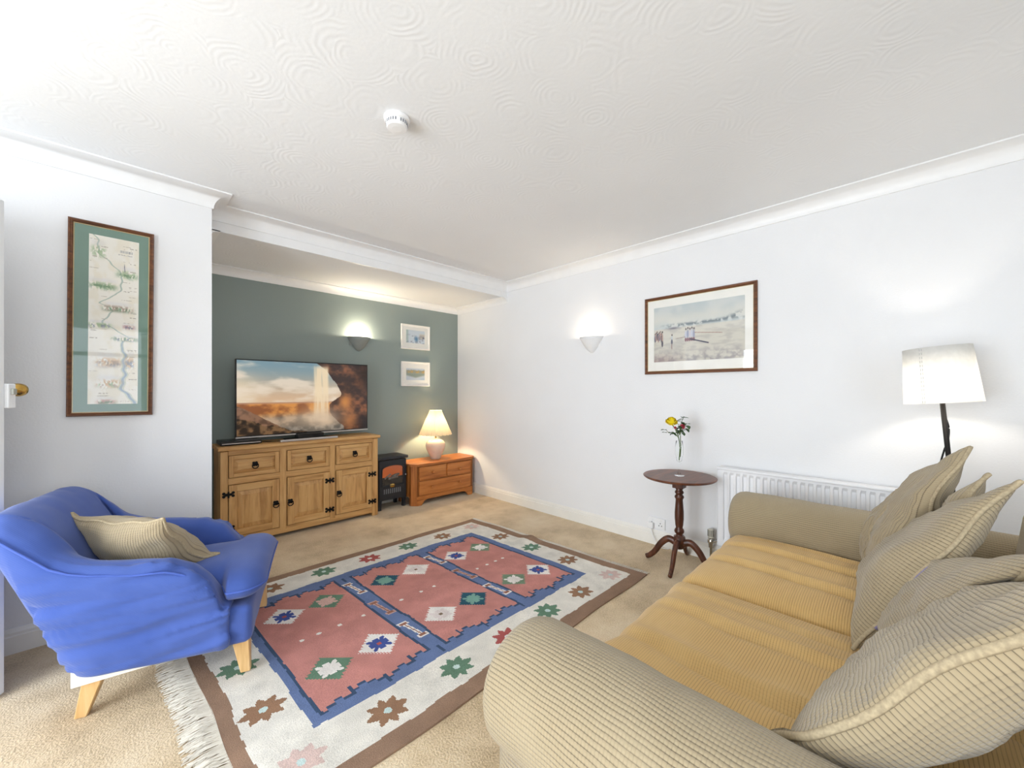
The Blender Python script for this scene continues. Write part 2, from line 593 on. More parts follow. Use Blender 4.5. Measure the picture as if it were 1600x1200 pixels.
# coving
def cove(c, ztop, lip=.008, n=8):
    pr = [(0, ztop - c), (lip, ztop - c)]
    R = c - lip
    for i in range(n + 1):
        a = math.pi / 2 * i / n
        pr.append((c - R * math.cos(a), ztop - c + R * math.sin(a)))
    pr += [(c, ztop), (0, ztop)]
    return pr
bm = bmesh.new()
sweep_profile(bm, [(XF, YL), (XA, YL), (XA, YBM), (XR, YBM), (XR, YF), (XF, YF)], cove(.088, ZC), closed=True)
struct(autosmooth(part('trim_1', bm, M_TRIM)))
bm = bmesh.new()
sweep_profile(bm, [(XA, YBM + .0), (XA, YB), (XR, YB), (XR, YBM - .012)], cove(.07, ZA), closed=False)
struct(autosmooth(part('trim_2', bm, M_TRIM)))
# skirting
def skirt(h=.115, t=.018):
    return [(0, 0), (t, 0), (t, h * .70), (t * .75, h * .74), (t * .75, h * .84), (t * .45, h * .93), (t * .25, h), (0, h)]
for nm, pth in (('baseboard_left', [(XF, YL), (XA, YL), (XA, YB)]), ('baseboard_back', [(XA, YB), (XR, YB)]), ('baseboard_right', [(XR, YB), (XR, YF)])):
    bm = bmesh.new(); sweep_profile(bm, pth, skirt())
    struct(part(nm, bm, M_SKIRT))

# open door on the far left, seen almost edge-on
d = bpy.data.objects.new('door_1', None); COL.objects.link(d); struct(d)
ang = math.atan2(2.56 - 2.93, -.352 + .95)
d.location = (-.95, 2.93, 0); d.rotation_euler = (0, 0, ang)
DW = math.hypot(.598, .37)
part('door_leaf', B(0, DW, -.02, .02, .01, 2.0, .003), M_DOOR, d)
for z0, z1 in ((.25, .85), (1.15, 1.8)):
    part('panel', B(.12, DW - .12, -.026, .026, z0, z1, .008), M_DOOR, d)
lk = part('rim_lock', B(DW - .10, DW + .012, .02, .052, 1.16, 1.26, .004), M_DOOR, d)
part('latch', B(DW + .012, DW + .022, .028, .044, 1.215, 1.24, .002), plain('latch_steel', (190, 190, 180), .3, .9), lk)
bm = bmesh.new()
lathe(bm, [(0, 0), (.02, 0), (.022, .004), (.010, .008), (.009, .028), (.018, .034), (.026, .046), (.0285, .06), (.026, .074), (.016, .084), (0, .088)], n=24)
bmesh.ops.transform(bm, matrix=Matrix.Translation((DW - .03, .052, 1.235)) @ Matrix.Rotation(math.radians(-90), 4, 'X'), verts=bm.verts)
part('door_knob', bm, M_BRASS, d, True)

# ================================================================== RUG
RX0, RY0, RL, RW, RSH = .17, 1.23, 2.21, 1.71, .06
def rug_paint(nx, ny):
    P, Q = np.meshgrid((np.arange(nx) + .5) / nx * RL, RY0 + (np.arange(ny) + .5) / ny * RW)
    img = np.zeros((ny, nx, 3))
    wob = (fbm(nx, ny, 14, 12, 3, 3) - .5) * .022
    pw, qw = P + wob, Q + (fbm(nx, ny, 16, 12, 3, 4) - .5) * .018
    BROWN, WHITE, BLUE, NAVY, PINK = (150, 122, 102), (226, 221, 211), (104, 121, 160), (66, 84, 110), (194, 134, 126)
    GREEN, TEAL, RED, PALE = (104, 134, 112), (50, 88, 104), (172, 92, 88), (214, 188, 180)
    img[:] = BROWN
    def put(mask, c): img[mask] = c
    put((pw > .055) & (pw < 2.135) & (qw > 1.31) & (qw < 2.87), WHITE)
    put((pw > .238) & (pw < 1.95) & (qw > 1.515) & (qw < 2.665), BLUE)
    # stepped field edges
    def stair(p):
        k = np.floor(p / .034).astype(int)
        seq = np.array([0, 1, 2, 1, 2, 3, 2, 1])
        return seq[k % 8] * .018
    lo = 1.565 + stair(P); hi = 2.60 - stair(P + .07)
    for a, b in ((.285, .765), (.872, 1.363), (1.446, 1.885)):
        put((pw > a - .014) & (pw < b + .014) & (Q > lo - .012) & (Q < hi + .012), NAVY)
        put((pw > a) & (pw < b) & (Q > lo) & (Q < hi), PINK)
    # little hooks along the stepped edges
    for e0, e1 in ((lo, -1), (hi, 1)):
        ph = np.mod(P, .136)
        put((ph < .013) & (np.abs(Q - e0) < .030) & (P > .29) & (P < 1.88), NAVY)
    q5 = lambda v: np.round(v / .010) * .010
    def diamond(p0, q0, col, cc, dot=None, r=.098):
        dp, dq = np.abs(P - p0), np.abs(Q - q0)
        # serrated rhombus
        put((q5(dp) / r + q5(dq) / (r * .98)) < 1.0 + .12 * (np.mod(P - p0 + Q - q0, .03) < .015), col)
        if cc:
            s = (np.maximum(dp, dq) < .045) & ((np.minimum(dp, dq) < .016) | (np.abs(dp - dq) < .014))
            put(s, cc)
        if dot: put((dp < .010) & (dq < .010), dot)
    W2, B2 = (232, 226, 220), (72, 88, 150)
    for p0, q0, c, cc, dt in ((.644, 1.807, W2, B2, RED), (.407, 1.793, GREEN, W2, None), (.416, 2.38, W2, B2, RED), (.636, 2.38, GREEN, (206, 170, 160), None),
                              (.997, 2.38, TEAL, (120, 160, 148), None), (1.221, 2.377, W2, (222, 212, 208), (130, 110, 90)), (1.224, 1.806, TEAL, (120, 160, 148), None), (.999, 1.803, W2, (222, 210, 206), (130, 110, 90)),
                              (1.554, 2.366, W2, B2, RED), (1.777, 2.36, (120, 140, 116), W2, None), (1.779, 1.787, W2, B2, RED), (1.563, 1.803, (120, 140, 116), W2, None)):
        diamond(p0, q0, c, cc, dt)
    def star(p0, q0, col, dot, r=.072):
        dp, dq = P - p0, Q - q0
        a = np.arctan2(dq, dp); d = np.hypot(dp, dq)
        sp = np.abs(np.mod(a / (2 * np.pi) * 8, 1) - .5) * 2
        put(np.hypot(dp * .92, dq * 1.1) < r * (.66 + .42 * sp), col)
        put(d < .015, dot)
    LB = (196, 214, 210)
    BR = (150, 116, 92)
    for p0, q0, c in ((.153, 1.405, PALE), (.458, 1.405, BR), (.787, 1.408, GREEN), (1.10, 1.405, RED), (1.418, 1.416, GREEN), (1.717, 1.405, BR), (2.04, 1.40, PALE),
                      (.14, 1.741, BR), (.14, 2.086, GREEN), (.14, 2.42, BR), (.14, 2.77, PALE), (2.045, 1.738, BR), (2.05, 2.079, GREEN), (2.05, 2.415, BR), (2.055, 2.777, PALE),
                      (.465, 2.78, BR), (.786, 2.785, GREEN), (1.10, 2.77, RED), (1.414, 2.775, GREEN), (1.73, 2.762, BR)):
        star(p0, q0, c, LB if c is not RED else W2)
    for p0 in (.40, .48, .583, .709, .937, 1.069, 1.162, 1.51, 1.60, 1.68, 1.75):
        put(np.hypot(P - p0, Q - 2.09) < .011, (232, 228, 220))
    for pc in (.818, 1.404):
        for q0, q1, big in ((2.32, 2.51, 1), (2.0, 2.19, 0), (1.70, 1.885, 1)):
            sk = (Q - q0) / (q1 - q0)
            c0 = pc + (sk - .5) * -.022
            end = np.minimum(np.abs(Q - q0), np.abs(Q - q1))
            ins = (Q > q0) & (Q < q1)
            w = .011 + .016 * (end < .03)
            put(ins & (np.abs(P - c0) < w), W2 if big else (196, 160, 150))
            put((Q > q0 + .008) & (Q < q1 - .008) & (np.abs(P - c0) < w - .008), (150, 104, 86))
    img *= (1 + (fbm(nx, ny, 40, 30, 2, 9) - .5) * .12)[:, :, None]
    # abrash: slow woven colour drift
    img *= (1 + (fbm(nx, ny, 3, 14, 2, 10) - .5) * .10)[:, :, None]
    return img
def rug_pos(U, V):
    y = RY0 + V * RW
    x = RX0 + U * RL + RSH * (2.94 - y)
    y = y + .005 * np.sin(U * 19) * (np.abs(V - .5) * 2) ** 4
    x = x + .005 * np.sin(V * 17 + 1) * (np.abs(U - .5) * 2) ** 4
    z = .0085 + .0012 * np.sin(U * 23 + V * 5) * np.sin(V * 17)
    z = z + .022 * np.exp(-((U - 1.0) / .05) ** 2 - ((V - .57) / .035) ** 2)
    return np.stack([x, y, z], -1)
M_RUG = attr_mat('rug_weave', .95, weave=.5)
rug = thing('rug', 'flat woven rug with three pink panels, blue bands and white motif border on carpet', 'rug')
painted_sheet('rug_field', rug_paint(440, 342), rug_pos, M_RUG, rug)
# backing slab (edge thickness)
bm = bmesh.new()
ed = [(u, v) for u, v in [(i / 40, 0) for i in range(40)] + [(1, i / 40) for i in range(40)] + [(1 - i / 40, 1) for i in range(40)] + [(0, 1 - i / 40) for i in range(40)]]
pp = rug_pos(np.array([e[0] for e in ed]), np.array([e[1] for e in ed]))
a = [bm.verts.new((p[0], p[1], p[2])) for p in pp]; b = [bm.verts.new((p[0], p[1], .0005)) for p in pp]
for i in range(len(a)):
    j = (i + 1) % len(a)
    bm.faces.new((a[i], a[j], b[j], b[i]))
part('rug_edge', bm, plain('rug_edge_brown', (150, 122, 102), .95), rug)
def fringe(name, side, length, n, rgb):
    bm = bmesh.new()
    for i in range(n):
        v = (i + random.random()) / n
        p = rug_pos(np.array([0. if side < 0 else 1.]), np.array([v]))[0]
        ln = length * random.uniform(.75, 1.15)
        if side < 0 and abs(p[1] - 2.747) < .07: continue      # armchair leg stands here
        sw = random.uniform(-.35, .35)
        w = .0016
        q = [Vector((p[0] - side * .004, p[1], .007)), Vector((p[0] + side * ln * .5, p[1] + sw * ln * .4, .008 + random.random() * .006)), Vector((p[0] + side * ln, p[1] + sw * ln, .003))]
        L0 = [bm.verts.new(c + Vector((0, -w, 0))) for c in q]; L1 = [bm.verts.new(c + Vector((0, w, 0))) for c in q]
        Lt = [bm.verts.new(c + Vector((0, 0, .002))) for c in q]
        for k in range(2):
            bm.faces.new((L0[k], L0[k + 1], Lt[k + 1], Lt[k])); bm.faces.new((Lt[k], Lt[k + 1], L1[k + 1], L1[k]))
    o = part(name, bm, plain(name + '_yarn', rgb, .95), rug, recalc=False)
    o['kind'] = 'stuff'
fringe('fringe', -1, .095, 900, (220, 213, 200))
fringe('fringe', 1, .035, 420, (220, 213, 200))

# ================================================================== SIDEBOARD
M_PINEX = wood('pine_waxed_x', (174, 126, 72), (212, 164, 104), (226, 184, 124), 'x')
M_PINEZ = wood('pine_waxed_z', (174, 126, 72), (212, 164, 104), (226, 184, 124), 'z')
M_IRON = plain('black_iron', (24, 22, 22), .5, .6)
SBX0, SBX1, SBY, SBH = .53, 1.803, 3.72, .795
sb = thing('sideboard', 'waxed pine sideboard with three drawers, three doors and black iron fittings', 'sideboard', (0, 0, 0))
for x0, x1, y1, z0, z1 in ((SBX0, SBX0 + .05, 4.03, 0, .76), (SBX1 - .06, SBX1, 4.03, 0, .76), (.934, .988, SBY + .03, .06, .745), (1.341, 1.393, SBY + .03, .06, .745)):
    part('post', B(x0, x1, SBY, y1, z0, z1, .004), M_PINEZ, sb)
part('back_panel', B(SBX0 + .05, SBX1 - .06, 4.0, 4.02, .04, .75), M_PINEX, sb)
part('inner_floor', B(SBX0 + .05, SBX1 - .06, SBY + .03, 4.0, .06, .085), M_PINEX, sb)
part('plinth_rail', B(SBX0 + .05, SBX1 - .06, SBY + .001, SBY + .028, .03, .085, .003), M_PINEX, sb)
part('upper_rail', B(SBX0 + .05, SBX1 - .06, SBY + .001, SBY + .028, .727, .765, .003), M_PINEX, sb)
part('middle_rail', B(SBX0 + .05, SBX1 - .06, SBY + .001, SBY + .028, .497, .548, .003), M_PINEX, sb)
part('sideboard_top', B(SBX0 - .018, SBX1 + .018, SBY - .022, 4.045, .765, .795, .008, 3), M_PINEX, sb)
def ring_pull(par, x, y, z):
    bm = bmesh.new()
    for k in range(4):
        a = math.pi / 4 + k * math.pi / 2
        lathe(bm, [(0, -.003), (.011, -.003), (.011, .003), (0, .004)], c=(.012 * math.cos(a), .012 * math.sin(a), 0), n=10)
    lathe(bm, [(.008, 0), (.008, .012), (0, .014)], n=10)
    bmesh.ops.transform(bm, matrix=Matrix.Translation((x, y - .003, z + .010)) @ Matrix.Rotation(math.radians(90), 4, 'X'), verts=bm.verts)
    pts = [(x + .021 * math.sin(t), y - .014, z - .010 - .021 * math.cos(t) + .006) for t in [math.radians(-165 + 330 * i / 20) for i in range(21)]]
    tube(bm, pts, .0042, n=6)
    part('ring_pull', bm, M_IRON, par)
def panel_front(kind, x0, x1, z0, z1, st, pull, hinges=()):
    m1, m2 = (M_PINEX, M_PINEX) if kind == 'drawer' else (M_PINEZ, M_PINEZ)
    y0, y1 = SBY - .006, SBY + .011
    o = part(kind, B(x0 + .001, x1 - .001, SBY + .011, SBY + .024, z0 + .001, z1 - .001), m1, sb)
    part('stile', B(x0, x0 + st, y0, y1, z0, z1, .002), M_PINEZ, o)
    part('stile', B(x1 - st, x1, y0, y1, z0, z1, .002), M_PINEZ, o)
    part('rail', B(x0 + st, x1 - st, y0, y1, z0, z0 + st, .002), M_PINEX, o)
    part('rail', B(x0 + st, x1 - st, y0, y1, z1 - st, z1, .002), M_PINEX, o)
    # fielded panel: sloping margins up to a raised flat
    a0, a1, c0, c1 = x0 + st, x1 - st, z0 + st, z1 - st
    mgn = min(.035, (c1 - c0) * .24)
    bm = bmesh.new()
    o4 = [bm.verts.new(p) for p in ((a0, SBY + .010, c0), (a1, SBY + .010, c0), (a1, SBY + .010, c1), (a0, SBY + .010, c1))]
    i4 = [bm.verts.new(p) for p in ((a0 + mgn, SBY + .0, c0 + mgn), (a1 - mgn, SBY + .0, c0 + mgn), (a1 - mgn, SBY + .0, c1 - mgn), (a0 + mgn, SBY + .0, c1 - mgn))]
    k4 = [bm.verts.new((v.co.x, SBY - .004, v.co.z)) for v in i4]
    for i in range(4):
        j = (i + 1) % 4
        bm.faces.new((o4[i], o4[j], i4[j], i4[i])); bm.faces.new((i4[i], i4[j], k4[j], k4[i]))
    bm.faces.new(k4)
    part('panel', bm, m2, o)
    ring_pull(o, pull[0], SBY - .006, pull[1])
    for hx, hz in hinges:
        bm = bmesh.new()
        tube(bm, [(hx, SBY - .010, hz - .024), (hx, SBY - .010, hz + .024)], .006, n=8)
        for s in (-1, 1):
            box(bm, hx + s * .006 - .002, hx + s * .024 + .002, SBY - .009, SBY - .005, hz - .010, hz + .010) if s > 0 else box(bm, hx - .026, hx - .004, SBY - .009, SBY - .005, hz - .010, hz + .010)
            for q in (-1, 1):
                lathe_m = Matrix.Translation((hx + s * .030, SBY - .005, hz + q * .012)) @ Matrix.Rotation(math.radians(90), 4, 'X')
                b2 = bmesh.new(); lathe(b2, [(0, 0), (.011, 0), (.011, .004), (0, .005)], n=10)
                bmesh.ops.transform(b2, matrix=lathe_m, verts=b2.verts)
                me = bpy.data.meshes.new('tmp'); b2.to_mesh(me); b2.free(); bm.from_mesh(me); bpy.data.meshes.remove(me)
        part('hinge', bm, M_IRON, o)
for x0, x1 in ((.584, .930), (.992, 1.337), (1.397, 1.738)):
    panel_front('drawer', x0, x1, .552, .724, .030, ((x0 + x1) / 2, .633))
panel_front('door', .584, .930, .09, .494, .052, (.905, .287), ((.581, .425), (.581, .160)))
panel_front('door', .992, 1.337, .09, .494, .052, (1.013, .281), ((1.339, .415), (1.339, .150)))
panel_front('door', 1.397, 1.738, .09, .494, .052, (1.420, .280), ((1.741, .414), (1.741, .146)))

# ================================================================== TELEVISION
def tv_paint(nx, ny):
    X, Y = np.meshgrid((np.arange(nx) + .5) / nx, (np.arange(ny) + .5) / ny)   # Y up
    c = lambda *v: np.array(v, float)
    img = np.zeros((ny, nx, 3))
    f1 = fbm(nx, ny, 5, 9, 5, 21); f2 = fbm(nx, ny, 10, 8, 5, 22); f3 = fbm(nx, ny, 22, 16, 4, 23)
    mix = lambda a, b, t: a * (1 - t[..., None]) + b * t[..., None]
    t = smooth(.45, 1.0, Y)
    sky = mix(np.broadcast_to(c(222, 186, 150), img.shape), np.broadcast_to(c(126, 156, 168), img.shape), t)
    sky = mix(sky, np.broadcast_to(c(244, 224, 190), img.shape), np.exp(-((X) / .13) ** 2) * .8 * smooth(.95, .6, Y))
    cl = smooth(.42, .80, f1 + .18 * np.exp(-((Y - (1.02 - .75 * X)) / .07) ** 2) + .08 * smooth(.9, .6, Y)) * .85
    sky = mix(sky, np.broadcast_to(c(245, 228, 206), img.shape), cl)
    img = sky
    plain_ = mix(np.broadcast_to(c(150, 88, 48), img.shape), np.broadcast_to(c(226, 150, 74), img.shape), smooth(.35, .65, f2))
    plain_ = mix(plain_, np.broadcast_to(c(190, 146, 118), img.shape), smooth(.40, .435, Y))
    img = np.where((Y < .435)[..., None], plain_, img)
    mist = mix(np.broadcast_to(c(120, 106, 92), img.shape), np.broadcast_to(c(196, 168, 140), img.shape), smooth(.3, .7, f2))
    img = mix(img, mist, smooth(.30, .20, Y + .05 * (f1 - .5)))
    lake = mix(np.broadcast_to(c(84, 80, 74), img.shape), np.broadcast_to(c(150, 140, 128), img.shape), smooth(.35, .7, f3))
    img = mix(img, lake, smooth(.13, .05, Y) * .9)
    # left slope and rocks
    hill = Y < .40 - 1.05 * X + .03 * (f3 - .5)
    img = np.where(hill[..., None], mix(np.broadcast_to(c(96, 70, 54), img.shape), np.broadcast_to(c(146, 108, 84), img.shape), smooth(.3, .7, f3)), img)
    rock = Y < .21 - .52 * np.maximum(0, X - .05) + .10 * (f2 - .5)
    img = np.where(rock[..., None], mix(np.broadcast_to(c(40, 30, 24), img.shape), np.broadcast_to(c(128, 96, 66), img.shape), smooth(.35, .7, f3)), img)
    # cave on the right
    edge = np.where(Y > .55, .50 + .27 * np.sqrt(np.clip((1.02 - Y) / .47, 0, 1)), .77 - .10 * smooth(.55, .38, Y) + .12 * smooth(.30, .0, Y)) + .02 * (f3 - .5)
    cave = X > edge
    cv = mix(np.broadcast_to(c(52, 32, 26), img.shape), np.broadcast_to(c(150, 92, 58), img.shape), smooth(.36, .72, f2 * .6 + f3 * .4))
    cv = mix(cv, np.broadcast_to(c(214, 138, 66), img.shape), np.exp(-((X - .80) / .05) ** 2 - ((Y - .42) / .12) ** 2) * .9)
    cv = mix(cv, np.broadcast_to(c(178, 112, 60), img.shape), np.exp(-((X - .84) / .07) ** 2 - ((Y - .14) / .12) ** 2) * .9)
    cv = mix(cv, np.broadcast_to(c(34, 22, 20), img.shape), smooth(.80, 1.0, X) * smooth(.40, .85, Y + .4 * (f2 - .5)) * .7)
    cv = mix(cv, np.broadcast_to(c(30, 22, 22), img.shape), smooth(.88, .98, X + .1 * (f2 - .5)) * smooth(.3, .1, Y) * .9)
    img = np.where(cave[..., None], cv, img)
    # waterfall and spray
    st = fbm(nx, ny, 60, 2, 2, 24)
    wf = smooth(.07, .045, np.abs(X - .60)) * smooth(.12, .3, Y) * (.62 + .38 * smooth(.3, .6, st)) * smooth(1.0, .9, Y)
    img = mix(img, np.broadcast_to(c(250, 226, 188), img.shape), wf * .95)
    sp = np.exp(-((X - .58) / .16) ** 2 - ((Y - .20) / .14) ** 2)
    img = mix(img, np.broadcast_to(c(232, 204, 172), img.shape), np.clip(sp * (.6 + .6 * f1), 0, .85))
    return img
M_SCREEN = attr_mat('lit_screen', .15, emit=.62)
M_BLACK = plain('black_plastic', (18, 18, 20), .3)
M_SILVER = plain('silver_plastic', (206, 202, 200), .3, .3, noise_amt=.02)
tvx0, tvx1, tvz0, tvz1, tvy = .652, 1.766, .842, 1.496, 3.87
tv = thing('television', 'large flat screen television showing a waterfall on the pine sideboard', 'television', (0, 0, 0))
part('tv_casing', B(tvx0, tvx1, tvy, tvy + .035, tvz0, tvz1, .004), M_BLACK, tv)
part('rear_housing', B(tvx0 + .15, tvx1 - .15, tvy + .035, tvy + .07, tvz0 + .05, tvz1 - .2, .01), M_BLACK, tv)
painted_sheet('screen', tv_paint(360, 204), lambda U, V: np.stack([tvx0 + .008 + U * (tvx1 - tvx0 - .016), np.full_like(U, tvy - .0008), tvz0 + .016 + V * (tvz1 - tvz0 - .026)], -1), M_SCREEN, tv)
part('silver_trim', B(tvx0, tvx1, tvy - .004, tvy + .01, tvz0 - .004, tvz0 + .008, .002), M_SILVER, tv)
part('stand_neck', B(1.10, 1.32, 3.80, 3.89, .802, .85, .006), M_BLACK, tv)
bm = B(.945, 1.42, 3.735, 3.755, .796, .814, .004)
st_ = part('stand_base', bm, M_SILVER, tv)
part('stand_foot', B(1.02, 1.36, 3.755, 3.95, .796, .806, .003), M_BLACK, tv)
stb = thing('set_top_box', 'slim black media box on the pine sideboard beside the television', 'media box', (.55, 3.78, .796))
part('box_body', B(-.01, .27, 0, .2, .004, .036, .004), M_BLACK, stb)
part('front_strip', B(0, .26, -.002, 0, .012, .018), M_SILVER, stb)
part('rubber_foot', B(0, .25, .02, .18, 0, .004), M_BLACK, stb)
cb = tag(part('power_cable', T(spline([(.84, 3.86, .80), (.90, 3.80, .799), (.97, 3.82, .80), (1.0, 3.90, .799)]), .003, n=6), M_BLACK, smooth=True), 'thin black cable lying under the television on the sideboard', 'cable')

# ================================================================== ELECTRIC STOVE
M_STOVE = plain('stove_black', (40, 43, 50), .45, .2)
M_STOVEGLOW = emit_mat('stove_glow', (176, 84, 36), .55)
sv = thing('electric_stove', 'small dark electric stove heater with glowing window between sideboard and chest', 'stove heater', (0, 0, 0))
sx0, sx1, sy0, sy1 = 1.845, 2.172, 3.80, 4.03
bm = bmesh.new()
box(bm, sx0 + .01, sx1 - .01, sy0 + .03, sy1, .09, .515, .006)
box(bm, sx0 + .01, sx0 + .045, sy0 + .012, sy0 + .03, .09, .515, .003)
part('stove_body', bm, M_STOVE, sv)
part('stove_top', B(sx0 - .006, sx1 + .012, sy0 - .008, sy1 + .006, .515, .545, .008, 3), M_STOVE, sv)
for lx in (sx0 + .008, sx1 - .045):
    for ly in (sy0 + .012, sy1 - .04):
        bm = bmesh.new(); prism(bm, [(lx, 0), (lx + .03, 0), (lx + .037, .10), (lx, .10)], 'y', ly, ly + .03); part('leg', bm, M_STOVE, sv)
# door frame with an arched window
cx = (sx0 + sx1) / 2; hw = .122; zb, zs, zt = .245, .415, .458
outer = [(sx0 + .012, .10), (sx1 - .012, .10), (sx1 - .012, .51), (sx0 + .012, .51)]
arch = [(cx - hw, zb), (cx + hw, zb)] + [(cx + hw * math.cos(t), zs + (zt - zs) * math.sin(t)) for t in [math.pi * i / 16 for i in range(17)]]
bm = bmesh.new()
def ring_face(bm, y):
    o4 = [bm.verts.new((p[0], y, p[1])) for p in outer]
    ar = [bm.verts.new((p[0], y, p[1])) for p in arch]
    for a_, b_ in ((o4[0], o4[1]), (o4[1], o4[2]), (o4[2], o4[3]), (o4[3], o4[0])): bm.edges.new((a_, b_))
    for i in range(len(ar)): bm.edges.new((ar[i], ar[(i + 1) % len(ar)])) if ar[i].co != ar[(i + 1) % len(ar)].co else None
    bmesh.ops.remove_doubles(bm, verts=ar, dist=1e-5)
    ed = [e for e in bm.edges if all(abs(v.co.y - y) < 1e-6 for v in e.verts)]
    bmesh.ops.triangle_fill(bm, edges=ed, use_beauty=True)
ring_face(bm, sy0)
ext = bmesh.ops.extrude_face_region(bm, geom=list(bm.faces))
bmesh.ops.translate(bm, vec=(0, .028, 0), verts=[g for g in ext['geom'] if isinstance(g, bmesh.types.BMVert)])
door_o = part('stove_door', bm, M_STOVE, sv)
fm = bmesh.new(); tube(fm, [(p[0], sy0 - .002, p[1]) for p in arch[1:]] + [(arch[0][0], sy0 - .002, arch[0][1]), (arch[1][0], sy0 - .002, arch[1][1])], .006, n=6)
part('window_moulding', fm, M_STOVE, door_o)
part('fire_glow', B(cx - hw - .01, cx + hw + .01, sy0 + .0265, sy0 + .0295, .33, .47), M_STOVEGLOW, door_o)
part('fire_bed', B(cx - hw - .01, cx + hw + .01, sy0 + .020, sy0 + .0295, .235, .33), plain('coal_dark', (46, 42, 42), .8, noise_amt=.4, noise_scale=60), door_o)
for p0, p1, r in (((cx - .085, sy0 + .014, .318), (cx - .02, sy0 + .012, .362), .009), ((cx - .01, sy0 + .013, .335), (cx + .075, sy0 + .012, .352), .012), ((cx - .05, sy0 + .012, .316), (cx + .06, sy0 + .013, .325), .012)):
    part('log', T([p0, ((p0[0] + p1[0]) / 2, p0[1], (p0[2] + p1[2]) / 2 + .004), p1], r, n=8), plain('log_grey', (112, 104, 100), .9, noise_amt=.4, noise_scale=50), door_o)
part('window_pane', B(cx - hw - .004, cx + hw + .004, sy0 + .001, sy0 + .003, zb - .004, zt + .004), M_PICGLASS, door_o)
bm = L([(0, .006), (.5, .005), (.85, .003), (1, 0)], n=24)
bmesh.ops.transform(bm, matrix=Matrix.Translation((2.004, sy0 - .001, .243)) @ Matrix.Rotation(math.radians(90), 4, 'X') @ Matrix.Diagonal((.032, .019, 1, 1)), verts=bm.verts)
part('badge', bm, M_BRASS, door_o, True)
for k in range(9):
    gx = 1.905 + k * .0225
    part('grille_bar', B(gx, gx + .012, sy0 - .003, sy0, .165, .215, .001), plain('grille_grey', (120, 124, 132), .4, .4) if k == 0 else MATS['grille_grey'], sv)
bm = L([(0, .014), (.006, .012), (.008, .006), (.004, 0)], n=12)
bmesh.ops.transform(bm, matrix=Matrix.Translation((sx1 - .020, sy0, .340)) @ Matrix.Rotation(math.radians(90), 4, 'X'), verts=bm.verts)
part('door_knob', bm, M_SILVER, door_o, True)

# ================================================================== LOW CHEST
M_HONX = wood('honey_pine_x', (150, 84, 34), (192, 118, 56), (210, 142, 76), 'x', .9, .38)
M_HONZ = wood('honey_pine_z', (150, 84, 34), (190, 116, 56), (208, 140, 74), 'z', .9, .38)
ch = thing('low_chest', 'low honey pine chest of three drawers in the corner under the lamp', 'chest', (2.228, 3.695, 0), math.radians(-1.5))
W = .735
bm = bmesh.new()
prism(bm, [(0, .020), (W, .020), (W + .045, .045), (W + .045, .33), (-.045, .33), (-.045, .045)], 'z', .085, .425)
part('carcass', bm, M_HONZ, ch)
# face frame: the drawers sit in it with open gaps all round
for x0, x1 in ((0, .0205), (W - .0205, W)): part('face_stile', B(x0, x1, 0, .021, .085, .425), M_HONZ, ch)
part('face_stile', B(W / 2 - .0025, W / 2 + .0085, 0, .021, .262, .425), M_HONZ, ch)
for z0, z1 in ((.4135, .425), (.2585, .2685), (.085, .1015)): part('face_rail', B(.0205, W - .0205, 0, .021, z0, z1), M_HONX, ch)
bm = bmesh.new()
prism(bm, [(-.006, -.018), (W + .006, -.018), (W + .06, .036), (W + .06, .345), (-.06, .345), (-.06, .036)], 'z', .425, .447)
bmesh.ops.bevel(bm, geom=list(bm.edges), offset=.004, segments=2, affect='EDGES')
part('chest_top', bm, M_HONX, ch)
for s, x in ((1, -.045), (-1, W + .045)):
    bm = bmesh.new(); prism(bm, [(x, .045), (x + s * .045, 0), (x + s * .062, 0), (x + s * .062, .02), (x, .08)], 'z', 0, .425); part('corner_post', bm, M_HONZ, ch)
    part('foot', B(min(x, x + s * .06), max(x, x + s * .06), .27, .33, 0, .09), M_HONZ, ch)
bm = bmesh.new()
prism(bm, [(.0, 0), (.055, 0), (.09, .045), (.13, .058), (W - .13, .058), (W - .09, .045), (W - .055, 0), (W, 0), (W, .095), (0, .095)], 'y', -.006, .014)
part('apron', bm, M_HONX, ch)
def chest_drawer(x0, x1, z0, z1, knobs):
    dr = part('drawer', B(x0, x1, -.012, .01, z0, z1, .004), M_HONX, ch)
    for kx, kz in knobs:
        bm = L([(.006, 0), (.006, .008), (.014, .012), (.014, .018), (.008, .024), (0, .025)], n=14)
        bmesh.ops.transform(bm, matrix=Matrix.Translation((kx, -.012, kz)) @ Matrix.Rotation(math.radians(90), 4, 'X'), verts=bm.verts)
        part('knob', bm, M_HONX, dr, True)
chest_drawer(.024, W / 2 - .006, .272, .41, [(.19, .342)])
chest_drawer(W / 2 + .012, W - .024, .272, .41, [(.545, .335)])
chest_drawer(.024, W - .024, .105, .255, [(.18, .18), (.55, .18)])

# ================================================================== LAMPS
def point(name, loc, power, color=(1, .86, .66), r=.03, parent=None):
    l = bpy.data.lights.new(name, 'POINT'); l.energy = power; l.color = color; l.shadow_soft_size = r
    o = bpy.data.objects.new(name, l); o.location = loc; COL.objects.link(o)
    if parent: o.parent = parent
    return o
M_BULB = emit_mat('warm_bulb', (255, 226, 180), 6)
M_CERAM = plain('cream_ceramic', (226, 208, 192), .25, noise_amt=.08, noise_scale=14)
M_SHADEC = shade_mat('cream_shade', (226, 208, 176), .10)
M_SHADEW = shade_mat('white_shade', (246, 245, 242), .5)
tl = thing('table_lamp', 'ceramic ball table lamp with pleated cream shade on the low chest', 'lamp', (2.575, 3.862, .4472))
part('lamp_base', L([(0, 0), (.052, 0), (.056, .006), (.070, .04), (.092, .085), (.107, .125), (.111, .155), (.105, .185), (.085, .21), (.055, .224), (.03, .23), (.024, .236), (0, .236)], n=40), M_CERAM, tl, True)
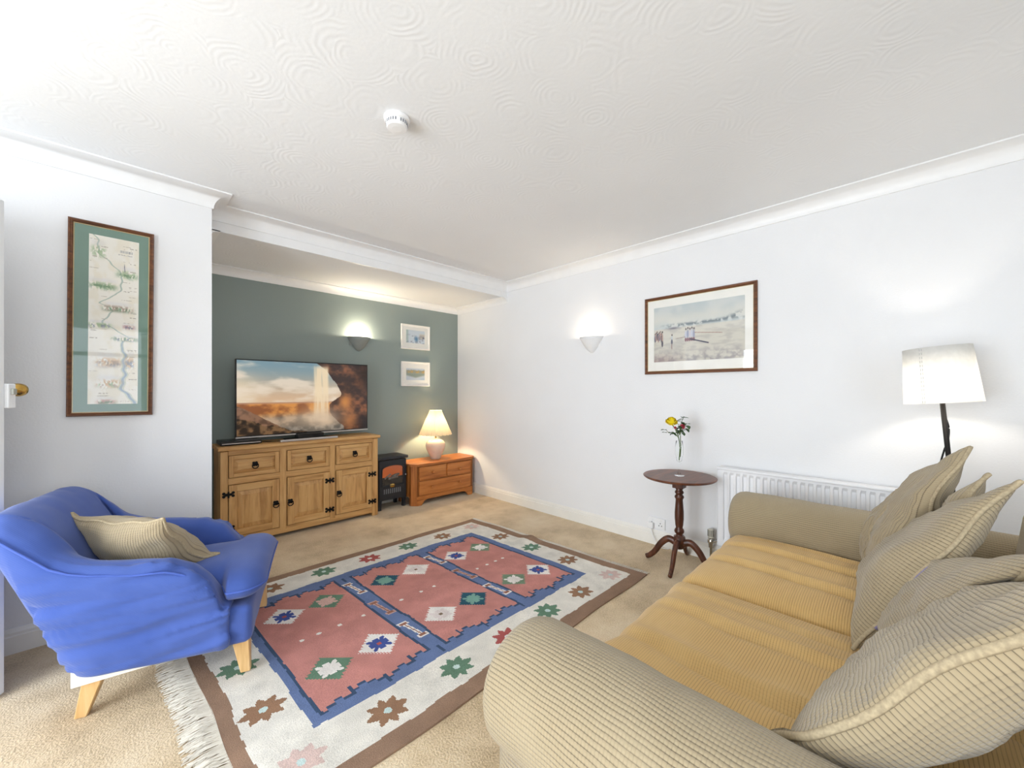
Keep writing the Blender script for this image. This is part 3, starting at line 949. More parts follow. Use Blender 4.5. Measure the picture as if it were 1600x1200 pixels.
part('stem', L([(.010, .236), (.010, .262), (.016, .264), (.016, .30), (0, .30)], n=16), M_BRASS, tl)
part('bulb', L([(.012, .30), (.016, .315), (.028, .345), (.03, .365), (.022, .388), (0, .396)], n=20), M_BULB, tl, True)
bm = bmesh.new()
npl = 44
for (r0, z0), (r1, z1) in [((.186, .285), (.066, .555))]:
    rows = []
    for k in range(9):
        f = k / 8
        r = r0 + (r1 - r0) * f; z = z0 + (z1 - z0) * f
        row = []
        for i in range(npl * 4):
            a = 2 * math.pi * i / (npl * 4)
            pl = .0030 * math.sin(a * npl)
            sc = .006 * abs(math.sin(a * 11)) if k in (0, 8) else 0
            row.append(bm.verts.new(((r + pl) * math.cos(a), (r + pl) * math.sin(a), z - sc * (1 if k == 0 else -1))))
        rows.append(row)
    for A, C in zip(rows[:-1], rows[1:]):
        for i in range(len(A)):
            bm.faces.new((A[i], A[(i + 1) % len(A)], C[(i + 1) % len(A)], C[i]))
part('lamp_shade', bm, M_SHADEC, tl, True)
bm = bmesh.new()
for k in range(3):
    a = k * 2 * math.pi / 3
    tube(bm, [(0.016 * math.cos(a), .016 * math.sin(a), .30), (.04 * math.cos(a), .04 * math.sin(a), .42), (.062 * math.cos(a), .062 * math.sin(a), .54)], .0018, n=5)
part('shade_carrier', bm, M_BRASS, tl)
point('table_lamp_light', (0, 0, .41), 17, color=(1, .80, .52), r=.03, parent=tl)

def sconce(name, label, loc, rotz, mat, grp, power, hx=.122, dep=.095, hz=.145):
    s = thing(name, label, 'wall light', loc, rotz, grp)
    prof = [(0.0, -hz)] + [((i / 12) ** .62, -hz * (1 - i / 12)) for i in (.15, .5, 1, 2, 3, 4, 6, 8, 10)] + [(1, 0)]
    inner = [(max(0, r - .05), z + .006 if r < .99 else z) for r, z in prof][::-1]
    bm = bmesh.new()
    lathe(bm, prof + inner, n=28, a0=math.pi, a1=2 * math.pi, sx=hx, sy=dep)
    part('bowl', bm, mat, s, True)
    part('back_plate', B(-hx * .8, hx * .8, -.008, 0, -.09, -.006), mat, s)
    bm = L([(.011, -.075), (.013, -.06), (.024, -.04), (.026, -.03), (.018, -.014), (0, -.010)], c=(0, -.045, 0), n=16)
    part('bulb', bm, M_BULB, s, True)
    point(name + '_light', (0, -.05, -.004), power, r=.02, parent=s)
M_SCG = plain('sconce_sage', (146, 152, 148), .6)
M_SCW = plain('sconce_white', (236, 236, 236), .6, noise_amt=.015)
sconce('wall_light', 'sage painted half bowl uplighter on the green wall above the television', (1.757, YB, 1.792), 0, M_SCG, None, 8)
sconce('wall_light', 'white plaster half bowl uplighter on the white wall', (XR, 2.037, 1.722), math.radians(-90), M_SCW, None, 1.8)

fl = thing('floor_lamp', 'tall floor lamp with white drum shade leaning behind the sofa', 'floor lamp', (2.775, -.202, 0), rot=(math.radians(-4.4), 0, 0))
part('lamp_foot', L([(0, 0), (.105, 0), (.108, .006), (.10, .014), (.02, .020), (.012, .03), (0, .03)], n=36), M_IRON, fl)
part('pole', T([(0, 0, .02), (0, 0, 1.20)], .0095, n=12), M_IRON, fl, True)
part('cord', T(spline([(0.010, .0, 1.13), (.018, -.012, 1.06), (.012, -.003, .99), (.006, .012, .95), (.0, .036, .85), (.0, .05, .70), (.0, .045, .3), (.0, .02, .03)]), .0035, n=6), M_IRON, fl, True)
bm = bmesh.new()
lathe(bm, [(.133, 1.178), (.1165, 1.442), (.1145, 1.442), (.131, 1.178)], n=56)
sh = part('lamp_shade', bm, M_SHADEW, fl, True)
bm = bmesh.new()
for k in range(14):
    f0, f1 = (k + .15) / 14, (k + .75) / 14
    for a in (math.radians(150), math.radians(153.5)):
        pts = [((.1334 - .0165 * f) * math.cos(a), (.1334 - .0165 * f) * math.sin(a), 1.178 + .264 * f) for f in (f0, f1)]
        tube(bm, pts, .0011, n=4)
part('stitching', bm, plain('grey_thread', (196, 196, 196), .8), sh)
bm = bmesh.new()
for k in range(3):
    a = k * 2 * math.pi / 3
    tube(bm, [(0, 0, 1.195), (.130 * math.cos(a), .130 * math.sin(a), 1.195)], .002, n=5)
part('shade_carrier', bm, M_IRON, fl)
part('bulb', L([(.012, 1.195), (.016, 1.205), (.020, 1.22), (.018, 1.234), (0, 1.238)], n=20), M_BULB, fl, True)
point('floor_lamp_light', (0, 0, 1.268), 2.9, color=(1, .92, .80), r=.022, parent=fl)

# ================================================================== PICTURES
def frame_ring(bm, x0, x1, z0, z1, w, y0, y1, bev=.004):
    """mitred frame in the plane y (front y0 nearer the room)"""
    o = [(x0, z0), (x1, z0), (x1, z1), (x0, z1)]
    i = [(x0 + w, z0 + w), (x1 - w, z0 + w), (x1 - w, z1 - w), (x0 + w, z1 - w)]
    prof = [(0, y1), (0, y0 + .004), (.15, y0), (.40, y0 + .001), (.55, y0 + .004), (.75, y0 + .003), (1, y0 + .008), (1, y1)]
    rings = [[bm.verts.new((a[0] + (b[0] - a[0]) * f, y, a[1] + (b[1] - a[1]) * f)) for a, b in zip(o, i)] for f, y in prof]
    for A, C in zip(rings[:-1], rings[1:]):
        for k in range(4):
            bm.faces.new((A[k], A[(k + 1) % 4], C[(k + 1) % 4], C[k]))
M_PRINT = attr_mat('paper_print', .8)
M_FRW = wood('frame_walnut', (62, 36, 20), (104, 62, 34), (128, 80, 44), 'x', 2)
M_GILT = plain('gilt_slip', (216, 196, 150), .4, .3)
M_MATG = plain('mount_green', (112, 142, 128), .85, noise_amt=.03)
M_MATC = plain('mount_cream', (244, 242, 235), .85, noise_amt=.02)
M_FRWH = plain('frame_white', (238, 235, 230), .5, noise_amt=.03)
def picture(name, label, cat, loc, rotz, w, h, fw, fm, mat_mount, inset, paint, res, slip=None, glass=True, dep=.02, roll=0):
    p = thing(name, label, cat, loc, rot=(0, roll, rotz))
    bm = bmesh.new(); frame_ring(bm, -w / 2, w / 2, -h / 2, h / 2, fw, -dep, 0); part('frame', bm, fm, p)
    if slip:
        bm = bmesh.new(); frame_ring(bm, -w / 2 + fw, w / 2 - fw, -h / 2 + fw, h / 2 - fw, slip, -dep + .009, -.002); part('slip', bm, M_GILT, p)
    part('mount', B(-w / 2 + fw * .7, w / 2 - fw * .7, -.007, -.001, -h / 2 + fw * .7, h / 2 - fw * .7), mat_mount, p)
    l, r, b_, t = inset
    x0, x1, z0, z1 = -w / 2 + l, w / 2 - r, -h / 2 + b_, h / 2 - t
    painted_sheet('print', paint(*res), lambda U, V: np.stack([x0 + U * (x1 - x0), np.full_like(U, -.0078), z0 + V * (z1 - z0)], -1), M_PRINT, p)
    if glass:
        part('glass', B(-w / 2 + fw * .9, w / 2 - fw * .9, -.0105, -.0095, -h / 2 + fw * .9, h / 2 - fw * .9), M_PICGLASS, p)
    return p
def mixc(img, col, t):
    return img * (1 - t[..., None]) + np.array(col, float) * t[..., None]
def map_paint(nx, ny):
    X, Y = np.meshgrid((np.arange(nx) + .5) / nx, (np.arange(ny) + .5) / ny)
    img = np.zeros((ny, nx, 3)); img[:] = (243, 239, 229)
    f = fbm(nx, ny, 6, 16, 4, 31); g = fbm(nx, ny, 24, 60, 3, 32); g2 = fbm(nx, ny, 40, 90, 2, 33)
    img = mixc(img, (236, 228, 208), smooth(.45, .7, f) * .6)
    # river: narrow meander at the top, widening to the bottom right
    yy = np.linspace(0, 1, ny)
    kx = np.interp(yy, [0, .08, .16, .22, .35, .40, .48, .56, .60, .66, .72, .78, .84, .90, 1], [.92, .70, .68, .74, .66, .80, .30, .45, .22, .55, .62, .70, .42, .22, .10])
    kw = np.interp(yy, [0, .2, .3, .4, 1], [.042, .034, .026, .010, .007])
    kx = kx + .035 * np.sin(yy * 47) + .02 * np.sin(yy * 110 + 1)
    d = np.abs(X - kx[:, None])
    img = mixc(img, (150, 172, 190), smooth(kw[:, None] * 1.2, kw[:, None] * .5, d) * .85)
    img = mixc(img, (168, 186, 158), smooth(.012, .004, np.abs(d - kw[:, None] * 1.4)) * .6)
    def vig(cx, cy, rx, ry, cols, k=1.):
        m = np.exp(-((X - cx) / rx) ** 4 - ((Y - cy) / ry) ** 4)
        img_ = mixc(img, (214, 216, 226), m * .5 * smooth(cy - ry * .2, cy + ry, Y))
        for i, c in enumerate(cols):
            th = .40 + .06 * i
            img_ = mixc(img_, c, m * smooth(th, th + .10, np.roll(g, 7 * i, 1)) * .75 * k * smooth(cy + ry * (.6 - .5 * i), cy - ry * (.1 + .3 * i), Y))
        return img_
    GR, DG, BR_, OR, BL = (150, 176, 130), (96, 132, 96), (150, 126, 108), (206, 166, 120), (120, 128, 150)
    img = vig(.18, .92, .14, .05, [GR]); img = vig(.76, .80, .20, .035, [GR, DG]); img = vig(.26, .715, .26, .032, [GR, DG])
    img = vig(.58, .585, .30, .028, [BR_, DG]); img = vig(.22, .475, .22, .022, [GR, BL]); img = vig(.80, .475, .12, .018, [(170, 120, 130), BL])
    img = vig(.72, .40, .26, .018, [DG, BL]); img = vig(.40, .265, .24, .040, [OR, BR_, BL]); img = vig(.82, .27, .10, .05, [OR, BL])
    img = vig(.42, .135, .24, .035, [OR, GR, BR_]); img = vig(.36, .02, .18, .022, [(180, 130, 120), DG])
    m = smooth(.012, .004, np.abs(X - .70 + (Y - .84) * .25)) * smooth(.80, .81, Y) * smooth(.86, .83, Y)
    img = mixc(img, (84, 90, 104), m * .9)
    # small unreadable lettering: title band and place captions
    tb = (np.abs(Y - .925) < .008) & (X > .60) & (X < .86) & (np.mod(X * 46, 1) < .6)
    img[tb] = (176, 176, 174)
    tb = (np.abs(Y - .905) < .003) & (X > .57) & (X < .88) & (g2 > .45)
    img[tb] = (196, 192, 188)
    r2 = np.random.default_rng(5)
    for _ in range(46):
        cy, cx_ = r2.random(), r2.choice([.10, .30, .75, .88]); wd_ = .05 + .06 * r2.random()
        tb = (np.abs(Y - cy) < .0022) & (np.abs(X - cx_) < wd_) & (g2 > .42)
        img[tb] = (190, 182, 168)
    return img
def rowing_paint(nx, ny):
    X, Y = np.meshgrid((np.arange(nx) + .5) / nx, (np.arange(ny) + .5) / ny)
    f = fbm(nx, ny, 6, 5, 5, 41); g = fbm(nx, ny, 26, 16, 4, 42); g2 = fbm(nx, ny, 12, 26, 4, 43)
    img = np.zeros((ny, nx, 3)); img[:] = (208, 212, 210)
    img = mixc(img, (190, 200, 202), smooth(.4, .7, f) * .8)
    img = mixc(img, (222, 218, 206), np.exp(-((Y - .75) / .12) ** 2) * .6)
    hor = .60 + .02 * X
    img = mixc(img, (212, 208, 196), smooth(hor, hor - .01, Y))
    img = mixc(img, (176, 172, 168), smooth(hor, hor - .02, Y) * smooth(.42, .75, g2) * .45)
    img = mixc(img, (150, 144, 148), smooth(.30, .02, Y + .10 * (f - .5)) * smooth(.35, .75, g) * .75)
    img = mixc(img, (160, 132, 130), smooth(.2, .0, Y) * smooth(.5, .0, X) * .5)
    trees = np.exp(-((Y - hor - .035 - .05 * smooth(.75, 1, X)) / (.028 + .03 * smooth(.75, 1, X))) ** 2) * smooth(.38, .6, g) * smooth(.0, .25, X)
    img = mixc(img, (104, 116, 122), trees * .85)
    img = mixc(img, (96, 94, 110), np.exp(-((X - .24) / .06) ** 2 - ((Y - .595) / .02) ** 2) * .8)
    def blob(cx, cy, rx, ry, c, k=.9):
        nonlocal img
        m = smooth(1.15, .75, np.hypot((X - cx) / rx, (Y - cy) / ry))
        img = mixc(img, c, m * k)
    for k in range(7):   # group on the left bank
        x = .015 + .013 * k; y = .43 + .02 * ((k * 7) % 3)
        blob(x, y, .010, .07, [(92, 96, 122), (190, 150, 134), (70, 74, 92), (170, 130, 120)][k % 4])
        blob(x, y + .085, .008, .018, (120, 96, 90))
    blob(.105, .43, .011, .10, (176, 142, 128)); blob(.105, .33, .012, .06, (70, 66, 80)); blob(.106, .545, .009, .02, (60, 50, 50))
    blob(.222, .42, .010, .04, (190, 196, 200)); blob(.222, .35, .011, .05, (74, 78, 96)); blob(.222, .27, .006, .06, (150, 124, 118)); blob(.224, .475, .008, .018, (70, 56, 54))
    for k in range(5):   # crew in the boat
        x = .385 + .023 * k
        blob(x, .46 + .012 * (k % 2), .013, .075, [(196, 200, 214), (150, 156, 182), (206, 200, 206)][k % 3])
        blob(x + .002, .555 + .014 * (k % 2), .008, .02, (70, 60, 66)); blob(x, .37, .012, .035, (130, 86, 96))
    m = smooth(.016, .006, np.abs(Y - (.37 - .45 * (X - .45)))) * ((X > .43) & (X < .64)); img = mixc(img, (64, 64, 84), m * .95)
    m = smooth(.007, .003, np.abs(Y - (.485 - .16 * (X - .48)))) * ((X > .48) & (X < .78)); img = mixc(img, (160, 116, 104), m * .9)
    m = smooth(.006, .003, np.abs(Y - (.40 + .14 * (X - .25)))) * ((X > .27) & (X < .38)); img = mixc(img, (150, 126, 116), m * .8)
    return img
def harbour_paint(nx, ny):
    X, Y = np.meshgrid((np.arange(nx) + .5) / nx, (np.arange(ny) + .5) / ny)
    g = fbm(nx, ny, 10, 8, 3, 51)
    img = np.zeros((ny, nx, 3)); img[:] = (214, 224, 232)
    img = mixc(img, (170, 192, 186), smooth(.16, .05, X) * .8)
    img = mixc(img, (212, 196, 170), smooth(.66, .76, X) * smooth(.3, .45, Y) * smooth(.85, .6, Y) * .8)
    img = mixc(img, (150, 156, 170), smooth(.5, .62, g) * smooth(.75, .5, Y) * .7)
    img = mixc(img, (96, 140, 178), np.clip(1.3 - np.hypot((X - .54) / .11, (Y - .34) / .22), 0, 1))
    img = mixc(img, (96, 104, 128), np.clip(1.3 - np.hypot((X - .92) / .05, (Y - .46) / .08), 0, 1))
    return img
def village_paint(nx, ny):
    X, Y = np.meshgrid((np.arange(nx) + .5) / nx, (np.arange(ny) + .5) / ny)
    g = fbm(nx, ny, 14, 8, 3, 61); g2 = fbm(nx, ny, 20, 5, 3, 62)
    img = np.zeros((ny, nx, 3)); img[:] = (206, 214, 222)
    img = mixc(img, (158, 156, 132), ((Y > .58) & (Y < .80 + .12 * g)).astype(float) * .9)
    img = mixc(img, (206, 172, 104), ((Y > .60) & (Y < .82)).astype(float) * smooth(.48, .6, g2) * .9)
    img = mixc(img, (140, 152, 136), smooth(.60, .55, Y) * smooth(.12 + .45 * np.abs(X - .5) ** 1.2, .30 + .45 * np.abs(X - .5), Y) * .85)
    img = mixc(img, (176, 198, 216), smooth(.3, .1, Y) * smooth(.6, .9, X) * .7)
    return img
picture('framed_map', 'tall narrow framed illustrated river map with green mount on the white wall', 'picture', (-.040, YL - .001, 1.600), 0, .318, 1.0, .018, M_FRW, M_MATG, (.072, .060, .062, .062), map_paint, (110, 330), slip=.005, roll=math.radians(.4))
picture('framed_rowing_print', 'wide framed rowing scene print with cream mount above the side table', 'picture', (XR - .001, 1.118, 1.671), math.radians(-90), .80, .612, .022, M_FRW, M_MATC, (.075, .075, .095, .085), rowing_paint, (260, 170), slip=.004)
picture('small_white_picture', 'small white framed harbour watercolour, upper of two on the green wall', 'picture', (2.431, YB - .001, 1.857), 0, .376, .284, .022, M_FRWH, M_MATC, (.065, .068, .072, .062), harbour_paint, (80, 50), glass=True)
picture('small_white_picture', 'small white framed village watercolour, lower of two on the green wall', 'picture', (2.431, YB - .001, 1.428), 0, .376, .284, .022, M_FRWH, M_MATC, (.065, .068, .072, .078), village_paint, (80, 50), glass=True)

# ================================================================== RADIATOR, SOCKET, SMOKE ALARM
M_RAD = plain('radiator_enamel', (238, 238, 240), .35, noise_amt=.01)
M_CHROME = plain('chrome', (190, 186, 178), .2, .9, noise_amt=.1, noise_scale=60)
ra = thing('radiator', 'white ribbed panel radiator on the wall behind the sofa', 'radiator', (XR, .945, 0))
RLEN, rz0, rz1 = 1.0, .155, .700
bm = bmesh.new()
prof = []
nr = 24
for k in range(nr):
    y0 = -.025 - k * (RLEN - .05) / nr; pw_ = (RLEN - .05) / nr
    prof += [(-.085, y0), (-.085, y0 - pw_ * .30), (-.073, y0 - pw_ * .42), (-.073, y0 - pw_ * .86), (-.085, y0 - pw_ * .98)]
prof = [(-.085, 0)] + prof + [(-.085, -RLEN)]
a = []; 
for z, f in ((rz0 + .0, 0), (rz0 + .03, 0), (rz0 + .05, 1), (rz1 - .05, 1), (rz1 - .03, 0), (rz1 - .01, 0)):
    a.append([bm.verts.new((x if f else -.085, y, z)) for x, y in prof])
for A, C in zip(a[:-1], a[1:]):
    for i in range(len(A) - 1):
        bm.faces.new((A[i], A[i + 1], C[i + 1], C[i]))
part('front_panel', bm, M_RAD, ra)
part('rear_panel', B(-.045, -.03, -RLEN, 0, rz0, rz1 - .01), M_RAD, ra)
for y in (-.004, -RLEN): part('side_panel', B(-.09, -.028, y, y + .004, rz0, rz1 - .006), M_RAD, ra)
part('top_grille', B(-.094, -.026, -RLEN - .004, .004, rz1 - .016, rz1, .004), M_RAD, ra)
for y in (-.2, -.8): part('bracket', B(-.03, -.0005, y, y + .03, rz0 + .05, rz1 - .05), M_RAD, ra)
vv = part('valve', L([(.009, .0), (.009, .10), (.016, .105), (.018, .135), (.024, .14), (.024, .155), (.020, .16), (.020, .17), (.0, .17)], c=(-.06, .05, .01), n=18), M_CHROME, ra, True)
part('valve_cap', L([(.018, .0), (.021, .006), (.021, .055), (.017, .062), (0, .062)], c=(-.06, .05, .183), n=14), plain('valve_beige', (206, 200, 184), .4), vv)
part('valve_pipe', T([(-.06, .05, .155), (-.06, .0, .175), (-.06, -.03, .175)], .011, n=10), M_CHROME, vv)
for k in range(7):
    aa = math.pi * (.55 + .9 * k / 6)
    part('cap_rib', B(-.06 + .021 * math.cos(aa) - .0015, -.06 + .021 * math.cos(aa) + .0015, .05 + .021 * math.sin(aa) - .0015, .05 + .021 * math.sin(aa) + .0015, .195, .24), MATS['black_plastic'], vv)

sk = thing('wall_socket', 'white double power socket low on the wall behind the side table', 'socket', (XR, 1.425, .172))
part('face_plate', B(-.012, 0, -.073, .073, -.043, .043, .004), M_TRIM, sk)
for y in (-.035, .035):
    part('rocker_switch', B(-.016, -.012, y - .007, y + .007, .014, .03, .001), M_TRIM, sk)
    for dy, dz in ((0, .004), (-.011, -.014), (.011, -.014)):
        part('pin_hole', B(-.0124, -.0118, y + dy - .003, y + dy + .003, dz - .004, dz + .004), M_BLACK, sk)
pc = thing('plug_lead', 'white plug and lead running from the wall socket to the carpet', 'cable', (XR, 1.46, .165))
part('plug', B(-.046, -.0165, -.022, .022, -.032, .012, .006), M_TRIM, pc)
part('lead', T(spline([(-.036, 0, -.03), (-.045, -.02, -.08), (-.05, -.06, -.14), (-.05, -.10, -.1605), (-.035, -.15, -.1605)]), .0035, n=6), M_TRIM, pc, True)

sa = thing('smoke_alarm', 'round white smoke alarm on the textured ceiling', 'smoke alarm', (.849, 1.572, ZC))
part('alarm_base', L([(0, -.0), (.054, -.0), (.055, -.004), (.053, -.014), (.048, -.017), (0, -.017)], n=40), M_TRIM, sa)
part('alarm_body', L([(.044, -.015), (.045, -.030), (.044, -.040), (.040, -.046), (.020, -.048), (0, -.048)], n=40), M_TRIM, sa)
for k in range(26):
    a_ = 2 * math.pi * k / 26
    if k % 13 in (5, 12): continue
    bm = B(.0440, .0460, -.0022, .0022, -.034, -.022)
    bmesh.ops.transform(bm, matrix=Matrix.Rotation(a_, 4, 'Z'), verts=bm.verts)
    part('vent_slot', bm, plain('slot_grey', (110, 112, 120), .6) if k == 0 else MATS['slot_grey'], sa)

# ================================================================== SIDE TABLE AND FLOWERS
M_MAHX = wood('mahogany_x', (64, 32, 18), (104, 56, 32), (132, 78, 48), 'x', 1.2, .35)
M_MAHZ = wood('mahogany_z', (48, 24, 14), (80, 42, 24), (104, 58, 34), 'z', 1.2, .35)
TX, TY, TZ = 2.775, 1.135, .636
st = thing('side_table', 'small round dark wood pedestal side table by the radiator', 'side table', (TX, TY, 0))
part('table_top', L([(0, TZ - .022), (.205, TZ - .022), (.226, TZ - .018), (.238, TZ - .010), (.24, TZ - .004), (.234, TZ), (0, TZ)], n=64), M_MAHX, st)
bm = bmesh.new(); prism(bm, [(-.13, TZ - .022), (.13, TZ - .022), (.11, TZ - .038), (-.11, TZ - .038)], 'y', -.022, .022)
part('top_bearer', bm, M_MAHZ, st)
part('block', B(-.036, .036, -.036, .036, TZ - .085, TZ - .036, .004), M_MAHZ, st)
part('column', L([(.022, TZ - .085), (.026, TZ - .09), (.020, TZ - .10), (.026, TZ - .107), (.030, TZ - .116), (.026, TZ - .125), (.021, TZ - .13), (.030, TZ - .142), (.032, TZ - .15), (.028, TZ - .158), (.024, TZ - .165), (.026, TZ - .20), (.030, TZ - .26), (.030, TZ - .30), (.026, TZ - .345), (.022, TZ - .365), (.030, TZ - .376), (.033, TZ - .388), (.029, TZ - .40), (.021, TZ - .408), (.022, TZ - .42), (.036, TZ - .424), (.038, TZ - .50), (.020, TZ - .512), (0, TZ - .515)], n=28), M_MAHZ, st, True)
for k, a_ in enumerate((188, 98, 278, 8)):
    a_ = math.radians(a_)
    path = spline([(.025, 0, .165), (.075, 0, .178), (.125, 0, .135), (.165, 0, .072), (.205, 0, .030), (.232, 0, .0165)], 5)
    rr = [.026 - .009 * i / (len(path) - 1) for i in range(len(path))]
    bm = T(path, rr, n=10, flat=.75)
    for v in bm.verts: v.co.z = max(v.co.z, .0005)
    bmesh.ops.transform(bm, matrix=Matrix.Rotation(a_, 4, 'Z'), verts=bm.verts)
    part('leg', bm, M_MAHZ, st, True)

def glass_mat():
    m, nt, p = new_mat('clear_glass')
    p.inputs['Base Color'].default_value = (1, 1, 1, 1); p.inputs['Roughness'].default_value = .0
    p.inputs['Transmission Weight'].default_value = 1; p.inputs['IOR'].default_value = 1.06
    nz = N(nt, 'ShaderNodeTexNoise', Scale=5.0); nt.links.new(coord(nt), nz.inputs['Vector'])
    nt.links.new(ramp(nt, nz.outputs[0], [(0, (.98, 1, .99)), (1, (1, 1, 1))]), p.inputs['Base Color'])
    return m
M_GLASS = glass_mat()
va = tag(part('bud_vase', L([(0, 0), (.032, 0), (.034, .003), (.012, .010), (.007, .03), (.007, .07), (.016, .10), (.026, .15), (.026, .20), (.021, .245), (.0195, .245), (.0245, .20), (.0245, .15), (.0145, .102), (0, .095)], c=(TX, TY, TZ + .0005), n=32), M_GLASS, None, True), 'slender clear glass bud vase on the round side table', 'vase')
M_STEM = plain('stem_green', (92, 116, 60), .6)
M_LEAF = plain('leaf_green', (62, 96, 50), .5, noise_amt=.25, noise_scale=30)
def rose(par, c, R, mat, seed, tilt=(0, 0, 0)):
    r_ = random.Random(seed)
    bm = bmesh.new()
    for ring, (n, rad, lift, size) in enumerate(((4, .10, .80, .55), (6, .35, .72, .75), (7, .62, .50, .85), (8, .85, .15, .85))):
        for k in range(n):
            a_ = 2 * math.pi * (k + r_.random() * .5) / n + ring
            base = Vector((math.cos(a_) * rad * R * .5, math.sin(a_) * rad * R * .5, -R * .25))
            tip = Vector((math.cos(a_) * rad * R * 1.05, math.sin(a_) * rad * R * 1.05, R * lift))
            side = Vector((-math.sin(a_), math.cos(a_), 0)) * R * size * .55
            g = []
            for i in range(4):
                f = i / 3
                p_ = base.lerp(tip, f); out_ = Vector((math.cos(a_), math.sin(a_), 0)) * R * .16 * math.sin(f * math.pi)
                wv = .45 + .65 * math.sin(min(1, f + .12) * math.pi * .8)
                g.append([bm.verts.new(p_ + out_ + side * wv * s - Vector((math.cos(a_), math.sin(a_), 0)) * R * .22 * abs(s) * wv) for s in (-1, -.5, 0, .5, 1)])
            for A, C in zip(g[:-1], g[1:]):
                for i in range(4): bm.faces.new((A[i], A[i + 1], C[i + 1], C[i]))
    bmesh.ops.transform(bm, matrix=Matrix.Translation(c) @ Matrix.Rotation(tilt[0], 4, 'X') @ Matrix.Rotation(tilt[1], 4, 'Y'), verts=bm.verts)
    part('bloom', bm, mat, par, True)
def leaf(par, p, d, ln, w):
    d = Vector(d).normalized(); s = d.cross(Vector((0, 0, 1)))
    s = s.normalized() if s.length > .01 else Vector((1, 0, 0))
    n_ = s.cross(d)
    bm = bmesh.new(); g = []
    for i in range(6):
        f = i / 5; ww = w * math.sin(math.pi * min(1, f * .92 + .06)) ** .8
        c = Vector(p) + d * ln * f - n_ * ln * .25 * f * f
        g.append([bm.verts.new(c - s * ww + n_ * ww * .3), bm.verts.new(c), bm.verts.new(c + s * ww + n_ * ww * .3)])
    for A, C in zip(g[:-1], g[1:]):
        for i in range(2): bm.faces.new((A[i], A[i + 1], C[i + 1], C[i]))
    part('leaf', bm, M_LEAF, par, True)
M_YEL = plain('petal_yellow', (250, 220, 30), .6, noise_amt=.12, noise_scale=40)
M_PNK = plain('petal_pink', (226, 92, 112), .6, noise_amt=.2, noise_scale=40)
# image left is (-x,+y): direction l
lv = Vector((-.71, .70, 0))
def fpos(side, z): return Vector((TX, TY, TZ + z)) + lv * side
yr = thing('yellow_rose', 'single yellow rose standing in the glass bud vase', 'flower', (0, 0, 0))
part('stem', T(spline([fpos(.001, .108), fpos(-.004, .20), fpos(.006, .27), fpos(.03, .33), fpos(.052, .358)]), .0032, n=6), M_STEM, yr, True)
rose(yr, fpos(.055, .375), .048, M_YEL, 3, (.3, -.4))
pr_ = thing('pink_rose', 'small pink rose with dark leaves standing in the glass bud vase', 'flower', (.006, .006, 0))
part('stem', T(spline([fpos(-.010, .130), fpos(-.015, .20), fpos(-.012, .26), fpos(-.012, .31), fpos(-.014, .335)]), .0028, n=6), M_STEM, pr_, True)
rose(pr_, fpos(-.016, .345) + Vector((-.015, -.015, 0)), .021, M_PNK, 5, (.9, -.9))
rose(pr_, fpos(.034, .338) + Vector((-.015, -.015, 0)), .011, M_PNK, 6, (.9, -.9))
part('twig', T(spline([fpos(.0, .26), fpos(.03, .30), fpos(.07, .30), fpos(.09, .325)]), .0018, n=5), M_STEM, pr_, True)
part('twig', T(spline([fpos(.0, .28), fpos(-.015, .36), fpos(-.03, .40), fpos(-.035, .415)]), .0018, n=5), M_STEM, pr_, True)
part('twig', T(spline([fpos(.0, .28), fpos(-.03, .33), fpos(-.055, .345)]), .0018, n=5), M_STEM, pr_, True)
rl = random.Random(4)
for side, z in ((.03, .30), (.02, .31), (.012, .325), (.0, .33), (-.01, .32), (-.03, .33), (-.045, .345), (-.055, .35), (-.03, .36), (-.02, .375), (-.03, .395), (-.036, .41), (.05, .30), (.075, .302), (.092, .318), (.085, .30), (.0, .305), (-.018, .30), (.016, .345), (-.04, .315), (.02, .30), (.01, .31), (-.005, .34), (-.01, .355), (-.022, .345), (-.028, .38), (-.04, .36), (-.048, .33), (.028, .32), (.005, .32), (-.032, .405), (.01, .335)):
    a_ = rl.uniform(0, 6.28)
    leaf(pr_, fpos(side, z) + Vector((rl.uniform(-.012, .012), rl.uniform(-.012, .012), 0)), (math.cos(a_), math.sin(a_), rl.uniform(-.5, .4)), rl.uniform(.036, .050), rl.uniform(.013, .018))

# ================================================================== ARMCHAIR
def denim():
    m, nt, p = new_mat('blue_cotton')
    v = coord(nt)
    a = N(nt, 'ShaderNodeTexNoise', Scale=3.5, Detail=4.0); nt.links.new(v, a.inputs['Vector'])
    nt.links.new(ramp(nt, a.outputs[0], [(.3, lin((60, 84, 154))), (.7, lin((76, 99, 170)))]), p.inputs['Base Color'])
    p.inputs['Roughness'].default_value = .85; p.inputs['Sheen Weight'].default_value = .25; p.inputs['Specular IOR Level'].default_value = .2
    w = N(nt, 'ShaderNodeTexWave', Scale=75.0, Distortion=.6); w.bands_direction = 'DIAGONAL'; nt.links.new(v, w.inputs['Vector'])
    bump(nt, p, w.outputs['Fac'], .12, .002)
    return m
M_BLUE = denim()
M_BLUEP = plain('blue_piping', (70, 96, 178), .8)
M_LINING = plain('white_lining', (236, 232, 224), .9, noise_amt=.03)
M_BEECH = wood('beech_leg', (196, 152, 94), (216, 176, 120), (228, 192, 140), 'z', 1, .4)
